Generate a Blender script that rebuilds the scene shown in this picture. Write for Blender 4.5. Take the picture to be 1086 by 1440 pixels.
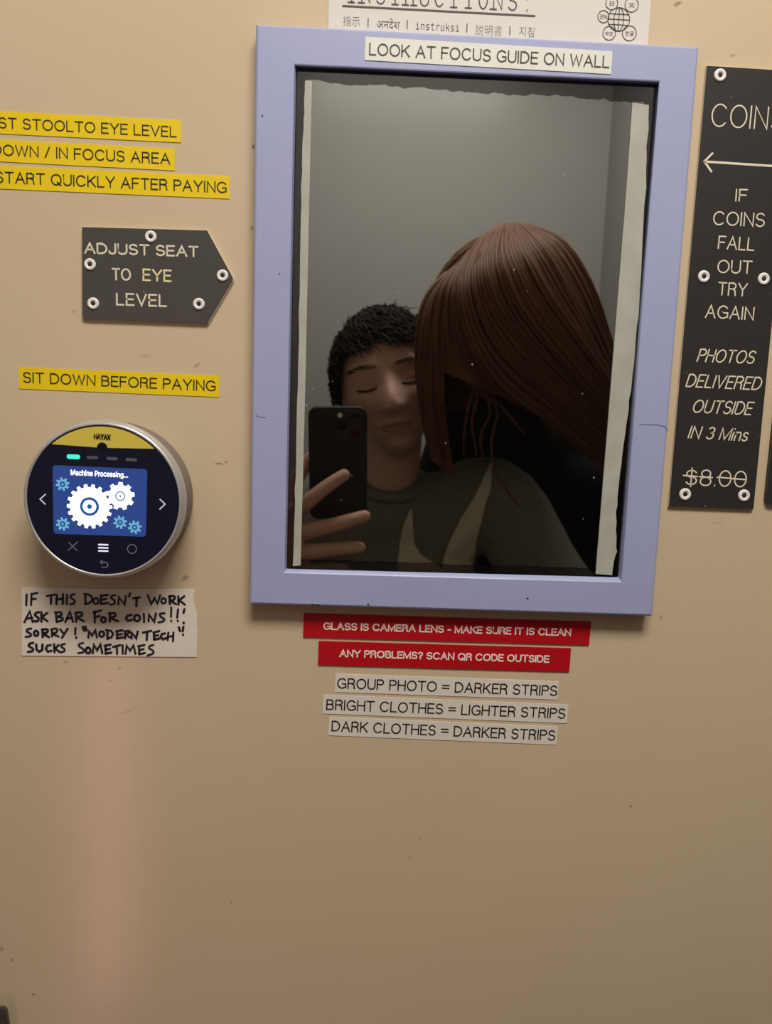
import bpy, bmesh, math, random, os
from mathutils import Vector, Matrix, Quaternion, noise
from mathutils.bvhtree import BVHTree

random.seed(7)
for o in list(bpy.data.objects):
    bpy.data.objects.remove(o)
SC = bpy.context.scene
COL = SC.collection
R = math.radians

# ------------------------------------------------------------------ camera
D = 0.50                       # lens to wall
EYE = 1.25                     # lens height
FPX = 1050.0                   # focal length in pixels of the 1086x1440 frame
YAW, PITCH, ROLL = R(2.58), R(-7.07), R(2.0)
cy, sy, cp, sp, cr, sr = math.cos(YAW), math.sin(YAW), math.cos(PITCH), math.sin(PITCH), math.cos(ROLL), math.sin(ROLL)
FWD = Vector((sy*cp, cy*cp, sp))
_rt = Vector((cy, -sy, 0)); _up = _rt.cross(FWD)
RT = _rt*cr + _up*sr
UP = _up*cr - _rt*sr
CAM = Vector((0, -D, EYE))
cd = bpy.data.cameras.new('camera')
cd.sensor_fit = 'AUTO'; cd.sensor_width = 36.0; cd.lens = FPX*36.0/1440.0
cd.clip_start = 0.005; cd.clip_end = 50
cd.dof.use_dof = True; cd.dof.focus_distance = 0.5; cd.dof.aperture_fstop = 11.0
cam = bpy.data.objects.new('camera', cd); COL.objects.link(cam)
cam.matrix_world = Matrix((( RT.x, UP.x, -FWD.x, CAM.x), (RT.y, UP.y, -FWD.y, CAM.y), (RT.z, UP.z, -FWD.z, CAM.z), (0, 0, 0, 1)))
SC.camera = cam

# ------------------------------------------------------------------ light
w = bpy.data.worlds.new('world'); SC.world = w; w.use_nodes = True
w.node_tree.nodes['Background'].inputs[0].default_value = (0.02, 0.018, 0.016, 1)
w.node_tree.nodes['Background'].inputs[1].default_value = 1.0

def area(name, loc, rot, sx, sz, power, col):
    l = bpy.data.lights.new(name, 'AREA'); l.shape = 'RECTANGLE'; l.size = sx; l.size_y = sz
    l.energy = power; l.color = col
    o = bpy.data.objects.new(name, l); COL.objects.link(o); o.location = loc; o.rotation_euler = rot
    return o
LAMP = Vector((0.14, -0.75, 2.232))
area('ceiling_lamp_light', LAMP, (0, 0, 0), 0.60, 0.36, 17.2, (1.0, 0.95, 0.885))
area('pink_streak_light', (-0.474, -0.935, 0.41), (R(90), 0, R(-19.5)), 0.050, 0.76, 0.85, (1.0, 0.42, 0.40))  # added pink light in the left wall opening, streaks the glossy paint
VS = SC.view_settings
VS.view_transform = 'Standard'; VS.look = 'None'; VS.gamma = 1.0; VS.use_curve_mapping = False
VS.exposure = 0.0
SC.cycles.max_bounces = 10

# ------------------------------------------------------------------ helpers
def ray(px, py):
    return (RT*(px-543.0) - UP*(py-720.0) + FWD*FPX).normalized()
def W(px, py, off=0.0):
    """point of the wall (or of a plane `off` in front of it) behind a pixel of the photograph"""
    d = ray(px, py); t = (-off - CAM.y)/d.y
    return CAM + d*t
GP = 0.0075                     # glass front, off the wall
MY = -(GP+0.0004)
def M(px, py, q):
    """place in the booth, q metres in front of the glass, that the glass shows at a pixel"""
    d = ray(px, py); t = (MY - CAM.y)/d.y
    p = CAM + d*t; r = Vector((d.x, -d.y, d.z))
    return p + r*((q + MY)/(-r.y))

def lin(c):
    c = c/255.0
    return c/12.92 if c <= 0.04045 else ((c+0.055)/1.055)**2.4
def srgb(r, g, b):
    return (lin(r), lin(g), lin(b), 1)

def mat(name, col, rough=0.5, spec=0.5, metal=0.0, emit=None, estr=0.0, noise_amt=0.0, noise_scale=40, bump=0.0, bump_scale=200, coat=0.0):
    m = bpy.data.materials.new(name); m.use_nodes = True
    nt = m.node_tree; b = nt.nodes['Principled BSDF']
    b.inputs['Base Color'].default_value = col
    b.inputs['Roughness'].default_value = rough
    b.inputs['Specular IOR Level'].default_value = spec
    b.inputs['Metallic'].default_value = metal
    b.inputs['Coat Weight'].default_value = coat
    if emit:
        b.inputs['Emission Color'].default_value = emit
        b.inputs['Emission Strength'].default_value = estr
    tc = nt.nodes.new('ShaderNodeTexCoord')
    if noise_amt:
        n = nt.nodes.new('ShaderNodeTexNoise'); n.inputs['Scale'].default_value = noise_scale; n.inputs['Detail'].default_value = 5
        nt.links.new(tc.outputs['Object'], n.inputs['Vector'])
        mx = nt.nodes.new('ShaderNodeMix'); mx.data_type = 'RGBA'
        mx.inputs['A'].default_value = tuple(c*(1-noise_amt) for c in col[:3]) + (1,)
        mx.inputs['B'].default_value = tuple(min(1, c*(1+noise_amt)) for c in col[:3]) + (1,)
        nt.links.new(n.outputs['Fac'], mx.inputs['Factor'])
        nt.links.new(mx.outputs['Result'], b.inputs['Base Color'])
    if bump:
        n2 = nt.nodes.new('ShaderNodeTexNoise'); n2.inputs['Scale'].default_value = bump_scale; n2.inputs['Detail'].default_value = 4
        nt.links.new(tc.outputs['Object'], n2.inputs['Vector'])
        bp = nt.nodes.new('ShaderNodeBump'); bp.inputs['Strength'].default_value = bump; bp.inputs['Distance'].default_value = 0.001
        nt.links.new(n2.outputs['Fac'], bp.inputs['Height'])
        nt.links.new(bp.outputs['Normal'], b.inputs['Normal'])
    return m

def link(name, me, m=None, parent=None, smooth=False):
    o = bpy.data.objects.new(name, me); COL.objects.link(o)
    if m is not None:
        me.materials.clear(); me.materials.append(m)
    if smooth:
        for p in me.polygons: p.use_smooth = True
    if parent is not None:
        o.parent = parent; o.matrix_parent_inverse = Matrix.Translation(-parent.location)
    return o
def tag(o, label=None, cat=None, group=None, kind=None):
    if label: o['label'] = label
    if cat: o['category'] = cat
    if group: o['group'] = group
    if kind: o['kind'] = kind
    return o
def empty(name, loc):
    o = bpy.data.objects.new(name, None); COL.objects.link(o); o.location = loc; o.empty_display_size = 0.05
    return o
def rebase(o, loc):
    """put the origin of a mesh thing at loc without moving it"""
    loc = Vector(loc)
    o.data.transform(Matrix.Translation(-loc)); o.location = loc
    return o

class MB:
    """a small mesh collector"""
    def __init__(s): s.v = []; s.f = []
    def add(s, vs, fs):
        n = len(s.v); s.v += [Vector(v) for v in vs]; s.f += [tuple(i+n for i in f) for f in fs]
    def box(s, a, b):
        x0, y0, z0 = a; x1, y1, z1 = b
        s.add([(x0,y0,z0),(x1,y0,z0),(x1,y1,z0),(x0,y1,z0),(x0,y0,z1),(x1,y0,z1),(x1,y1,z1),(x0,y1,z1)],
              [(3,2,1,0),(4,5,6,7),(0,1,5,4),(1,2,6,5),(2,3,7,6),(3,0,4,7)])
    def prism(s, front, back):
        """front and back: equal lists of points; front faces the viewer (-y)"""
        n = len(front)
        s.add(list(front)+list(back), [tuple(range(n-1, -1, -1)), tuple(range(n, 2*n))] + [(i, (i+1) % n, n+(i+1) % n, n+i) for i in range(n)])
    def tube(s, pts, rad, sides=6, cap=True):
        pts = [Vector(p) for p in pts]; n = len(pts)
        if not hasattr(rad, '__len__'): rad = [rad]*n
        vs, fs = [], []
        t = (pts[1]-pts[0]).normalized()
        ref = t.orthogonal().normalized()
        for i, p in enumerate(pts):
            a = pts[max(0, i-1)]; b = pts[min(n-1, i+1)]
            t = (b-a)
            t = t.normalized() if t.length > 1e-9 else Vector((0, 0, 1))
            ref = (ref - t*ref.dot(t))
            ref = ref.normalized() if ref.length > 1e-6 else t.orthogonal().normalized()
            bn = t.cross(ref)
            for k in range(sides):
                an = 2*math.pi*k/sides
                vs.append(p + (ref*math.cos(an) + bn*math.sin(an))*rad[i])
        for i in range(n-1):
            for k in range(sides):
                k2 = (k+1) % sides
                fs.append((i*sides+k, i*sides+k2, (i+1)*sides+k2, (i+1)*sides+k))
        if cap:
            fs.append(tuple(range(sides-1, -1, -1))); fs.append(tuple((n-1)*sides+k for k in range(sides)))
        s.add(vs, fs)
    def mesh(s, name):
        me = bpy.data.meshes.new(name); me.from_pydata([tuple(v) for v in s.v], [], s.f); me.validate(); me.update()
        return me
    def build(s, name, m=None, parent=None, smooth=False):
        return link(name, s.mesh(name), m, parent, smooth)

def fix_normals(me):
    bm = bmesh.new(); bm.from_mesh(me); bmesh.ops.recalc_face_normals(bm, faces=bm.faces); bm.to_mesh(me); bm.free()
def bevel(o, wdt, seg=2, angle=30):
    b = o.modifiers.new('bevel', 'BEVEL'); b.width = wdt; b.segments = seg; b.limit_method = 'ANGLE'; b.angle_limit = R(angle)
    return o

# ---------- flat lettering on the wall plane
FONTS = {}
def font(n):
    if n not in FONTS:
        try:
            FONTS[n] = bpy.data.fonts.load(os.path.join(bpy.utils.system_resource('DATAFILES'), 'fonts', n))
        except Exception:
            FONTS[n] = None
    return FONTS[n]
INTER, MONO, CJK, DEVA = 'Inter.woff2', 'DejaVuSansMono.woff2', 'Noto Sans CJK Regular.woff2', 'NotoSansDevanagari-Regular.woff2'
def glyphs(text, fnt, weight=0.0):
    c = bpy.data.curves.new('t', 'FONT'); c.body = text; c.offset = weight; c.resolution_u = 4
    f = font(fnt)
    if f: c.font = f
    o = bpy.data.objects.new('t', c); COL.objects.link(o)
    bpy.context.view_layer.update()
    me = bpy.data.meshes.new_from_object(o.evaluated_get(bpy.context.evaluated_depsgraph_get()))
    vs = [(v.co.x, v.co.y) for v in me.vertices]; fs = [tuple(p.vertices) for p in me.polygons]
    bpy.data.objects.remove(o); bpy.data.curves.remove(c); bpy.data.meshes.remove(me)
    return vs, fs
def wdir(bl, br, off):
    a = W(*bl, off); b = W(*br, off); e = (b-a); ln = e.length; e.normalize()
    return a, e, Vector((-e.z, 0, e.x)), ln
def pxm(p, off):
    return (W(p[0], p[1]-5, off) - W(p[0], p[1]+5, off)).length/10
def letters(text, bl, br, cap, off, fnt=INTER, weight=0.0, suffix=None, prefix=None, shear=0.0, mb=None, sq=None):
    """text whose first glyph starts at pixel bl and last one ends at br (or the given suffix/prefix does), cap px tall"""
    a, e, u, ln = wdir(bl, br, off)
    vs, fs = glyphs(text, fnt, weight)
    x0 = min(v[0] for v in vs); x1 = max(v[0] for v in vs)
    hv, _ = glyphs('H' if fnt not in (CJK, DEVA) else text, fnt, weight)
    hy0 = min(v[1] for v in hv); hy1 = max(v[1] for v in hv)
    sz = cap*pxm(bl, off)/(hy1-hy0)
    part = suffix or prefix
    if part:
        pv, _ = glyphs(part, fnt, weight); pw = max(v[0] for v in pv)-min(v[0] for v in pv)
    else:
        pw = x1-x0
    sx = ln/pw
    ox = (ln - (x1-x0)*sx) if suffix else 0.0
    mb = mb or MB()
    mb.add([a + e*(ox+(x-x0)*sx + shear*(y-hy0)*sz) + u*((y-hy0)*sz) for x, y in vs], fs)
    return mb
def ribbon(mb, pts, wd, nrm=Vector((0, -1, 0)), closed=False, square=False):
    """flat stroke with round ends along 3D points lying in one plane"""
    pts = [Vector(p) for p in pts]
    if square and not closed:
        pts = [pts[0] + (pts[0]-pts[1]).normalized()*wd/2] + pts[1:-1] + [pts[-1] + (pts[-1]-pts[-2]).normalized()*wd/2]
    n = len(pts); L = []
    for i in range(n):
        if closed:
            a, b = pts[(i-1) % n], pts[(i+1) % n]
            d1 = (pts[i]-a).normalized(); d2 = (b-pts[i]).normalized()
        else:
            d1 = (pts[i]-pts[i-1]).normalized() if i else (pts[1]-pts[0]).normalized()
            d2 = (pts[i+1]-pts[i]).normalized() if i < n-1 else d1
        n1 = nrm.cross(d1); n2 = nrm.cross(d2)
        mt = n1+n2
        mt = mt.normalized() if mt.length > 1e-4 else n1
        k = 1.0/max(0.45, mt.dot(n1))
        L.append(mt*k*wd/2)
    vs = [p+o for p, o in zip(pts, L)] + [p-o for p, o in zip(pts, L)]
    rng = range(n if closed else n-1)
    mb.add(vs, [(i, (i+1) % n, n+(i+1) % n, n+i) for i in rng])
    if not closed and not square:
        for p, d in ((pts[0], (pts[0]-pts[1]).normalized()), (pts[-1], (pts[-1]-pts[-2]).normalized())):
            s = nrm.cross(d)
            arc = [p + (s*math.cos(t) + d*math.sin(t))*wd/2 for t in [math.pi*k/6 for k in range(7)]]
            mb.add(arc, [tuple(range(7))])
def quad_px(tl, tr, h, off, hr=None):
    """four wall points of a rectangle given its top corners and height in pixels"""
    b, e, u, ln = wdir(tl, tr, off)
    hm = h*pxm(tl, off)
    return [b, b+e*ln, b+e*ln-u*hm, b-u*hm]
def slab(name, pts, th, m, parent=None, bev=0.0):
    """flat thing on the wall: pts on its front face, th thick"""
    mb = MB(); mb.prism(pts, [p + Vector((0, th, 0)) for p in pts])
    o = mb.build(name, m, parent); fix_normals(o.data)
    if bev: bevel(o, bev, 2)
    return o
def ring_pts(c, r, n=48, a0=0.0, ex=Vector((1, 0, 0)), ez=Vector((0, 0, 1)), ry=None):
    return [c + ex*(r*math.cos(a0+2*math.pi*k/n)) + ez*((ry or r)*math.sin(a0+2*math.pi*k/n)) for k in range(n)]
def disc(mb, c, r, n=32):
    mb.add(ring_pts(c, r, n), [tuple(range(n))])

# ------------------------------------------------------------------ materials
def wall_paint():
    m = bpy.data.materials.new('cream_gloss_paint'); m.use_nodes = True
    nt = m.node_tree; N = nt.nodes; L = nt.links; b = N['Principled BSDF']
    tc = N.new('ShaderNodeTexCoord')
    n = N.new('ShaderNodeTexNoise'); n.inputs['Scale'].default_value = 6; n.inputs['Detail'].default_value = 6
    L.new(tc.outputs['Object'], n.inputs['Vector'])
    mx = N.new('ShaderNodeMix'); mx.data_type = 'RGBA'
    mx.inputs['A'].default_value = (0.585, 0.46, 0.30, 1); mx.inputs['B'].default_value = (0.645, 0.515, 0.345, 1)
    L.new(n.outputs['Fac'], mx.inputs['Factor'])
    last = mx.outputs['Result']
    # scuffs and dirt specks: own places on the paint
    n2 = N.new('ShaderNodeTexNoise'); n2.inputs['Scale'].default_value = 260; n2.inputs['Detail'].default_value = 3
    L.new(tc.outputs['Object'], n2.inputs['Vector'])
    marks = [(308, 652, 7, 2.2, -.1, .75), (318, 650, 2.5, 2, 0, .6), (277, 514, 8, 3, .7, .35), (262, 812, 7, 4.5, .6, .5), (888, 1134, 4, 1.3, .1, .9),
             (577, 1206, 1.6, 2, 0, .85), (592, 1180, 1.2, 1.6, 0, .6), (325, 1269, 2.4, 1.2, .3, .6), (47, 1399, 3, 2.6, 0, .95), (17, 1350, 5, 3, .8, .45),
             (2, 1334, 4, 6, 0, .4), (955, 5, 9, 3, .5, .55), (1030, 78, 7, 2, .4, .4), (356, 206, 2.5, 4, 0, .7), (354, 322, 2.5, 4, 0, .7), (92, 931, 5, 3, .2, .35), (168, 940, 5, 2.5, .4, .35),
             (155, 957, 6, 2, .4, .3), (104, 438, 3, 3, .5, .3), (270, 868, 2, 2, 0, .3), (205, 500, 11, 3, .1, .22), (930, 868, 2, 4, 0, .5), (180, 1000, 18, 3, .5, .16), (1010, 735, 9, 3, .2, .2)]
    for px, py, rx, rz, ang, st in marks:
        p = W(px, py); s = D/FPX*1.05
        mp = N.new('ShaderNodeMapping'); mp.vector_type = 'TEXTURE'
        mp.inputs['Location'].default_value = p; mp.inputs['Rotation'].default_value = (0, -ang, 0); mp.inputs['Scale'].default_value = (rx*s, 0.02, rz*s)
        L.new(tc.outputs['Object'], mp.inputs['Vector'])
        ln = N.new('ShaderNodeVectorMath'); ln.operation = 'LENGTH'; L.new(mp.outputs['Vector'], ln.inputs[0])
        ad = N.new('ShaderNodeMath'); ad.operation = 'MULTIPLY_ADD'; ad.inputs[1].default_value = 1.6; L.new(n2.outputs['Fac'], ad.inputs[0]); L.new(ln.outputs['Value'], ad.inputs[2])
        mr = N.new('ShaderNodeMapRange'); mr.inputs['From Min'].default_value = 1.75; mr.inputs['From Max'].default_value = 1.05
        mr.inputs['To Min'].default_value = 0; mr.inputs['To Max'].default_value = st
        L.new(ad.outputs[0], mr.inputs['Value'])
        m2 = N.new('ShaderNodeMix'); m2.data_type = 'RGBA'; m2.inputs['B'].default_value = (0.05, 0.035, 0.02, 1)
        L.new(mr.outputs['Result'], m2.inputs['Factor']); L.new(last, m2.inputs['A']); last = m2.outputs['Result']
    L.new(last, b.inputs['Base Color'])
    b.inputs['Roughness'].default_value = 0.20; b.inputs['Specular IOR Level'].default_value = 0.5
    n3 = N.new('ShaderNodeTexNoise'); n3.inputs['Scale'].default_value = 18; n3.inputs['Detail'].default_value = 2
    L.new(tc.outputs['Object'], n3.inputs['Vector'])
    bp = N.new('ShaderNodeBump'); bp.inputs['Strength'].default_value = 0.12; bp.inputs['Distance'].default_value = 0.002
    L.new(n3.outputs['Fac'], bp.inputs['Height']); L.new(bp.outputs['Normal'], b.inputs['Normal'])
    return m
CREAM = wall_paint()
GREYWALL = mat('grey_booth_panel', (0.25, 0.249, 0.241, 1), 0.24, 0.15, noise_amt=0.05, noise_scale=4)
SIDEWALL = mat('grey_side_panel', (0.20, 0.199, 0.192, 1), 0.45, 0.3, noise_amt=0.05, noise_scale=4)
FLOORM = mat('dark_floor_vinyl', (0.05, 0.045, 0.04, 1), 0.5, noise_amt=0.3)
CEILM = mat('white_ceiling_panel', (0.6, 0.58, 0.54, 1), 0.6, noise_amt=0.04)
LAV = mat('lavender_paint', srgb(162, 167, 203), 0.33, 0.5, noise_amt=0.05, noise_scale=14, bump=0.15, bump_scale=60)
BLACKIN = mat('black_cavity', (0.008, 0.008, 0.008, 1), 0.8)
YEL = mat('yellow_label_tape', srgb(236, 204, 10), 0.4, noise_amt=0.05, noise_scale=30)
WHT = mat('white_label_tape', srgb(220, 220, 208), 0.4, noise_amt=0.03, noise_scale=30)
GRYL = mat('greyed_white_label_tape', srgb(222, 215, 202), 0.45, noise_amt=0.04, noise_scale=30)
REDM = mat('red_label_plastic', (0.46, 0.004, 0.010, 1), 0.38, noise_amt=0.05, noise_scale=30)
INK = mat('black_print', (0.012, 0.011, 0.011, 1), 0.5)
INKB = mat('brownish_black_print', (0.03, 0.022, 0.012, 1), 0.5)
WINK = mat('pale_print', srgb(250, 226, 214), 0.5)
SHEET = mat('white_paper', srgb(212, 206, 197), 0.6, noise_amt=0.03, noise_scale=12)
INKS = mat('grey_print', srgb(66, 60, 58), 0.6)
PAPER = mat('torn_paper', srgb(225, 214, 198), 0.65, noise_amt=0.06, noise_scale=18, bump=0.25, bump_scale=60)
MARKER = mat('marker_ink', (0.012, 0.010, 0.018, 1), 0.5)
def sign_plastic(name, col):
    m = mat(name, col, 0.30, 0.5, noise_amt=0.12, noise_scale=9)
    nt = m.node_tree; N = nt.nodes; L = nt.links; b = N['Principled BSDF']
    src = b.inputs['Base Color'].links[0].from_socket
    tc = N.new('ShaderNodeTexCoord')
    v = N.new('ShaderNodeTexVoronoi'); v.inputs['Scale'].default_value = 210; v.inputs['Randomness'].default_value = 1
    L.new(tc.outputs['Object'], v.inputs['Vector'])
    mr = N.new('ShaderNodeMapRange'); mr.inputs['From Min'].default_value = 0.10; mr.inputs['From Max'].default_value = 0.06
    L.new(v.outputs['Distance'], mr.inputs['Value'])
    n = N.new('ShaderNodeTexNoise'); n.inputs['Scale'].default_value = 30; L.new(tc.outputs['Object'], n.inputs['Vector'])
    m2 = N.new('ShaderNodeMapRange'); m2.inputs['From Min'].default_value = 0.58; m2.inputs['From Max'].default_value = 0.66; L.new(n.outputs['Fac'], m2.inputs['Value'])
    mu = N.new('ShaderNodeMath'); mu.operation = 'MULTIPLY'; L.new(mr.outputs['Result'], mu.inputs[0]); L.new(m2.outputs['Result'], mu.inputs[1])
    mx = N.new('ShaderNodeMix'); mx.data_type = 'RGBA'; mx.inputs['B'].default_value = (0.55, 0.5, 0.42, 1)
    L.new(mu.outputs[0], mx.inputs['Factor']); L.new(src, mx.inputs['A']); L.new(mx.outputs['Result'], b.inputs['Base Color'])
    return m
SIGN = sign_plastic('dark_engraving_plastic', (0.028, 0.024, 0.022, 1))
SIGN2 = sign_plastic('worn_dark_engraving_plastic', (0.070, 0.062, 0.056, 1))
CORE = mat('cream_plastic_core', (0.72, 0.64, 0.46, 1), 0.5)
ENGR = mat('cream_engraving', srgb(224, 215, 190), 0.6)
ENGRY = mat('yellowed_engraving', srgb(228, 218, 158), 0.6)
SCREWM = mat('white_screw_cap', srgb(235, 232, 226), 0.35, noise_amt=0.06, noise_scale=150)
HOLE = mat('dark_screw_recess', (0.01, 0.009, 0.008, 1), 0.6)

# ------------------------------------------------------------------ room
XL, XR, YB, ZC = -0.47, 0.565, -1.30, 2.27
OPX = [W(417, 94, 0.0), W(926, 118, 0.0), W(870, 812, 0.0), W(403, 800, 0.0)]
ox0 = min(p.x for p in OPX)+0.002; ox1 = max(p.x for p in OPX)-0.002; oz0 = min(p.z for p in OPX)+0.002; oz1 = max(p.z for p in OPX)-0.002
def structure(name, boxes, m):
    mb = MB()
    for a, b in boxes: mb.box(a, b)
    return tag(mb.build(name, m), kind='structure')
structure('wall_front', [((XL, 0, 0), (ox0, 0.03, ZC)), ((ox1, 0, 0), (XR, 0.03, ZC)), ((ox0, 0, 0), (ox1, 0.03, oz0)), ((ox0, 0, oz1), (ox1, 0.03, ZC))], CREAM)
structure('wall_back', [((XL, YB-0.03, 0), (XR, YB, ZC))], GREYWALL)
structure('wall_right', [((XR, YB-0.03, 0), (XR+0.03, 0.03, ZC))], SIDEWALL)
structure('wall_left', [((XL-0.03, -0.74, 0), (XL, 0.03, ZC)), ((XL-0.03, YB-0.03, 0), (XL, -1.12, ZC)), ((XL-0.03, -1.12, 0.95), (XL, -0.74, ZC))], SIDEWALL)
structure('floor', [((XL-0.4, YB-0.03, -0.03), (XR+0.03, 0.5, 0))], FLOORM)
structure('ceiling', [((XL-0.03, YB-0.03, ZC), (XR+0.03, 0.03, ZC+0.03))], CEILM)

# ceiling lamp (its light is set at the top)
cl = empty('ceiling_light', (LAMP.x, LAMP.y, ZC))
mb = MB()
for a, b in (((-.33, -.215, -.03), (.33, -.20, 0)), ((-.33, .20, -.03), (.33, .215, 0)), ((-.33, -.20, -.03), (-.315, .20, 0)), ((.315, -.20, -.03), (.33, .20, 0))):
    mb.box(Vector(a)+cl.location, Vector(b)+cl.location)
mb.build('lamp_frame', mat('white_lamp_metal', (.7, .7, .68, 1), .4), cl)
mb = MB(); mb.box(cl.location+Vector((-.314, -.199, -.02)), cl.location+Vector((.314, .199, -.004)))
mb.build('diffuser', mat('lamp_diffuser', (.8, .8, .78, 1), .4, emit=(1, .93, .83, 1), estr=3.0), cl)
tag(cl, 'white rectangular ceiling light above the booth seat', 'ceiling light')

# ------------------------------------------------------------------ mirror window
FT = 0.012                                        # frame stands this far off the wall
O4 = [(360, 33), (984, 65), (918, 867), (351, 850)]
I4 = [(417, 94), (926, 118), (870, 812), (403, 800)]
mroot = empty('mirror', W(634, 858, 0.0)); mroot.location.y = 0
outer = [W(*p, FT) for p in O4]; inner = [W(*p, GP+.0002) for p in I4]
lip = [W(*p, FT) for p in ((413.5, 90.5), (928.5, 114), (875, 818.5), (399.5, 805))]
def inset(pts, d):
    c = sum(pts, Vector())/4; r = []
    for p in pts:
        r.append(Vector((p.x + (d if p.x < c.x else -d), p.y, p.z + (d if p.z < c.z else -d))))
    return r
def at_y(pts, y): return [Vector((p.x, y, p.z)) for p in pts]
b0 = 0.0016
loops = [at_y(outer, -0.0003), at_y(outer, -FT+b0), at_y(inset(outer, b0*.35), -FT+b0*.35), at_y(inset(outer, b0), -FT),
         at_y(inset(lip, -0.0004), -FT), at_y(inset(lip, 0.0003), -FT+0.0004), at_y(inner, -GP-.0004), at_y(inner, -0.0003)]
mb = MB(); vs = [p for l in loops for p in l]; n = len(loops)
fs = [(i*4+k, i*4+(k+1) % 4, ((i+1) % n)*4+(k+1) % 4, ((i+1) % n)*4+k) for i in range(n) for k in range(4)]
mb.add(vs, fs); fr = mb.build('frame', LAV, mroot); fix_normals(fr.data)
def wavy(p0, p1, off, amp, n, seed=0):
    a = W(*p0, off); b = W(*p1, off); e = b-a; u = Vector((-e.z, 0, e.x)).normalized()
    out = []
    for i in range(n+1):
        t = i/n; h = 0.0
        if 0 < i < n:
            h = amp*(noise.noise(Vector((t*n*.13, seed, 0)))*1.2 + noise.noise(Vector((t*n*.55, seed, 3)))*.7 + noise.noise(Vector((t*n*1.7, seed, 7)))*.4)
        out.append(a + e*t + u*h)
    return out
def glass_mat(name, refl, base, speck=False):
    m = bpy.data.materials.new(name); m.use_nodes = True; nt = m.node_tree; N = nt.nodes; L = nt.links
    for x in list(N): N.remove(x)
    out = N.new('ShaderNodeOutputMaterial'); g = N.new('ShaderNodeBsdfGlossy'); g.inputs['Roughness'].default_value = 0.0
    g.inputs['Color'].default_value = refl
    t = N.new('ShaderNodeBsdfDiffuse'); t.inputs['Color'].default_value = base
    ad = N.new('ShaderNodeAddShader'); L.new(g.outputs[0], ad.inputs[0]); L.new(t.outputs[0], ad.inputs[1]); last = ad.outputs[0]
    tc = N.new('ShaderNodeTexCoord')
    if speck:
        def layer(vec, scale, dmin, dmax, nscale, n0, n1, col, strength):
            v = N.new('ShaderNodeTexVoronoi'); v.inputs['Scale'].default_value = scale; L.new(vec, v.inputs['Vector'])
            mr = N.new('ShaderNodeMapRange'); mr.inputs['From Min'].default_value = dmax; mr.inputs['From Max'].default_value = dmin; L.new(v.outputs['Distance'], mr.inputs['Value'])
            n = N.new('ShaderNodeTexNoise'); n.inputs['Scale'].default_value = nscale; n.inputs['Detail'].default_value = 3; L.new(tc.outputs['Object'], n.inputs['Vector'])
            m2 = N.new('ShaderNodeMapRange'); m2.inputs['From Min'].default_value = n0; m2.inputs['From Max'].default_value = n1; L.new(n.outputs['Fac'], m2.inputs['Value'])
            mu = N.new('ShaderNodeMath'); mu.operation = 'MULTIPLY'; L.new(mr.outputs['Result'], mu.inputs[0]); L.new(m2.outputs['Result'], mu.inputs[1])
            m3 = N.new('ShaderNodeMath'); m3.operation = 'MULTIPLY'; m3.inputs[1].default_value = strength; L.new(mu.outputs[0], m3.inputs[0])
            return m3.outputs[0]
        d1 = layer(tc.outputs['Object'], 90, .045, .075, 25, .52, .60, None, .55)
        mp = N.new('ShaderNodeMapping'); mp.inputs['Scale'].default_value = (0.30, 1, 1.6); L.new(tc.outputs['Object'], mp.inputs['Vector'])
        d2 = layer(mp.outputs['Vector'], 420, .10, .30, 22, .50, .66, None, .22)
        # fine horizontal scratches low on the glass
        sx = N.new('ShaderNodeSeparateXYZ'); L.new(tc.outputs['Object'], sx.inputs[0])
        zz = N.new('ShaderNodeMapRange'); zz.inputs['From Min'].default_value = W(600, 690).z-mroot.location.z; zz.inputs['From Max'].default_value = W(600, 770).z-mroot.location.z
        L.new(sx.outputs['Z'], zz.inputs['Value'])
        m4 = N.new('ShaderNodeMath'); m4.operation = 'MULTIPLY'; L.new(d2, m4.inputs[0]); L.new(zz.outputs['Result'], m4.inputs[1])
        mxx = N.new('ShaderNodeMath'); mxx.operation = 'MAXIMUM'; L.new(d1, mxx.inputs[0]); L.new(m4.outputs[0], mxx.inputs[1])
        dd = N.new('ShaderNodeBsdfDiffuse'); dd.inputs['Color'].default_value = (0.42, 0.40, 0.34, 1)
        ms = N.new('ShaderNodeMixShader'); L.new(mxx.outputs[0], ms.inputs[0]); L.new(last, ms.inputs[1]); L.new(dd.outputs[0], ms.inputs[2]); last = ms.outputs[0]
    L.new(last, out.inputs[0])
    return m
pane = [Vector((p.x, -GP, p.z)) for p in inset(inner, 0.0006)]
mb = MB(); mb.prism(pane, at_y(pane, 0.0))
gp = mb.build('glass_pane', glass_mat('clear_dark_glass', (0.115, 0.112, 0.108, 1), (0.004, 0.0035, 0.0035, 1)), mroot); fix_normals(gp.data)
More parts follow.
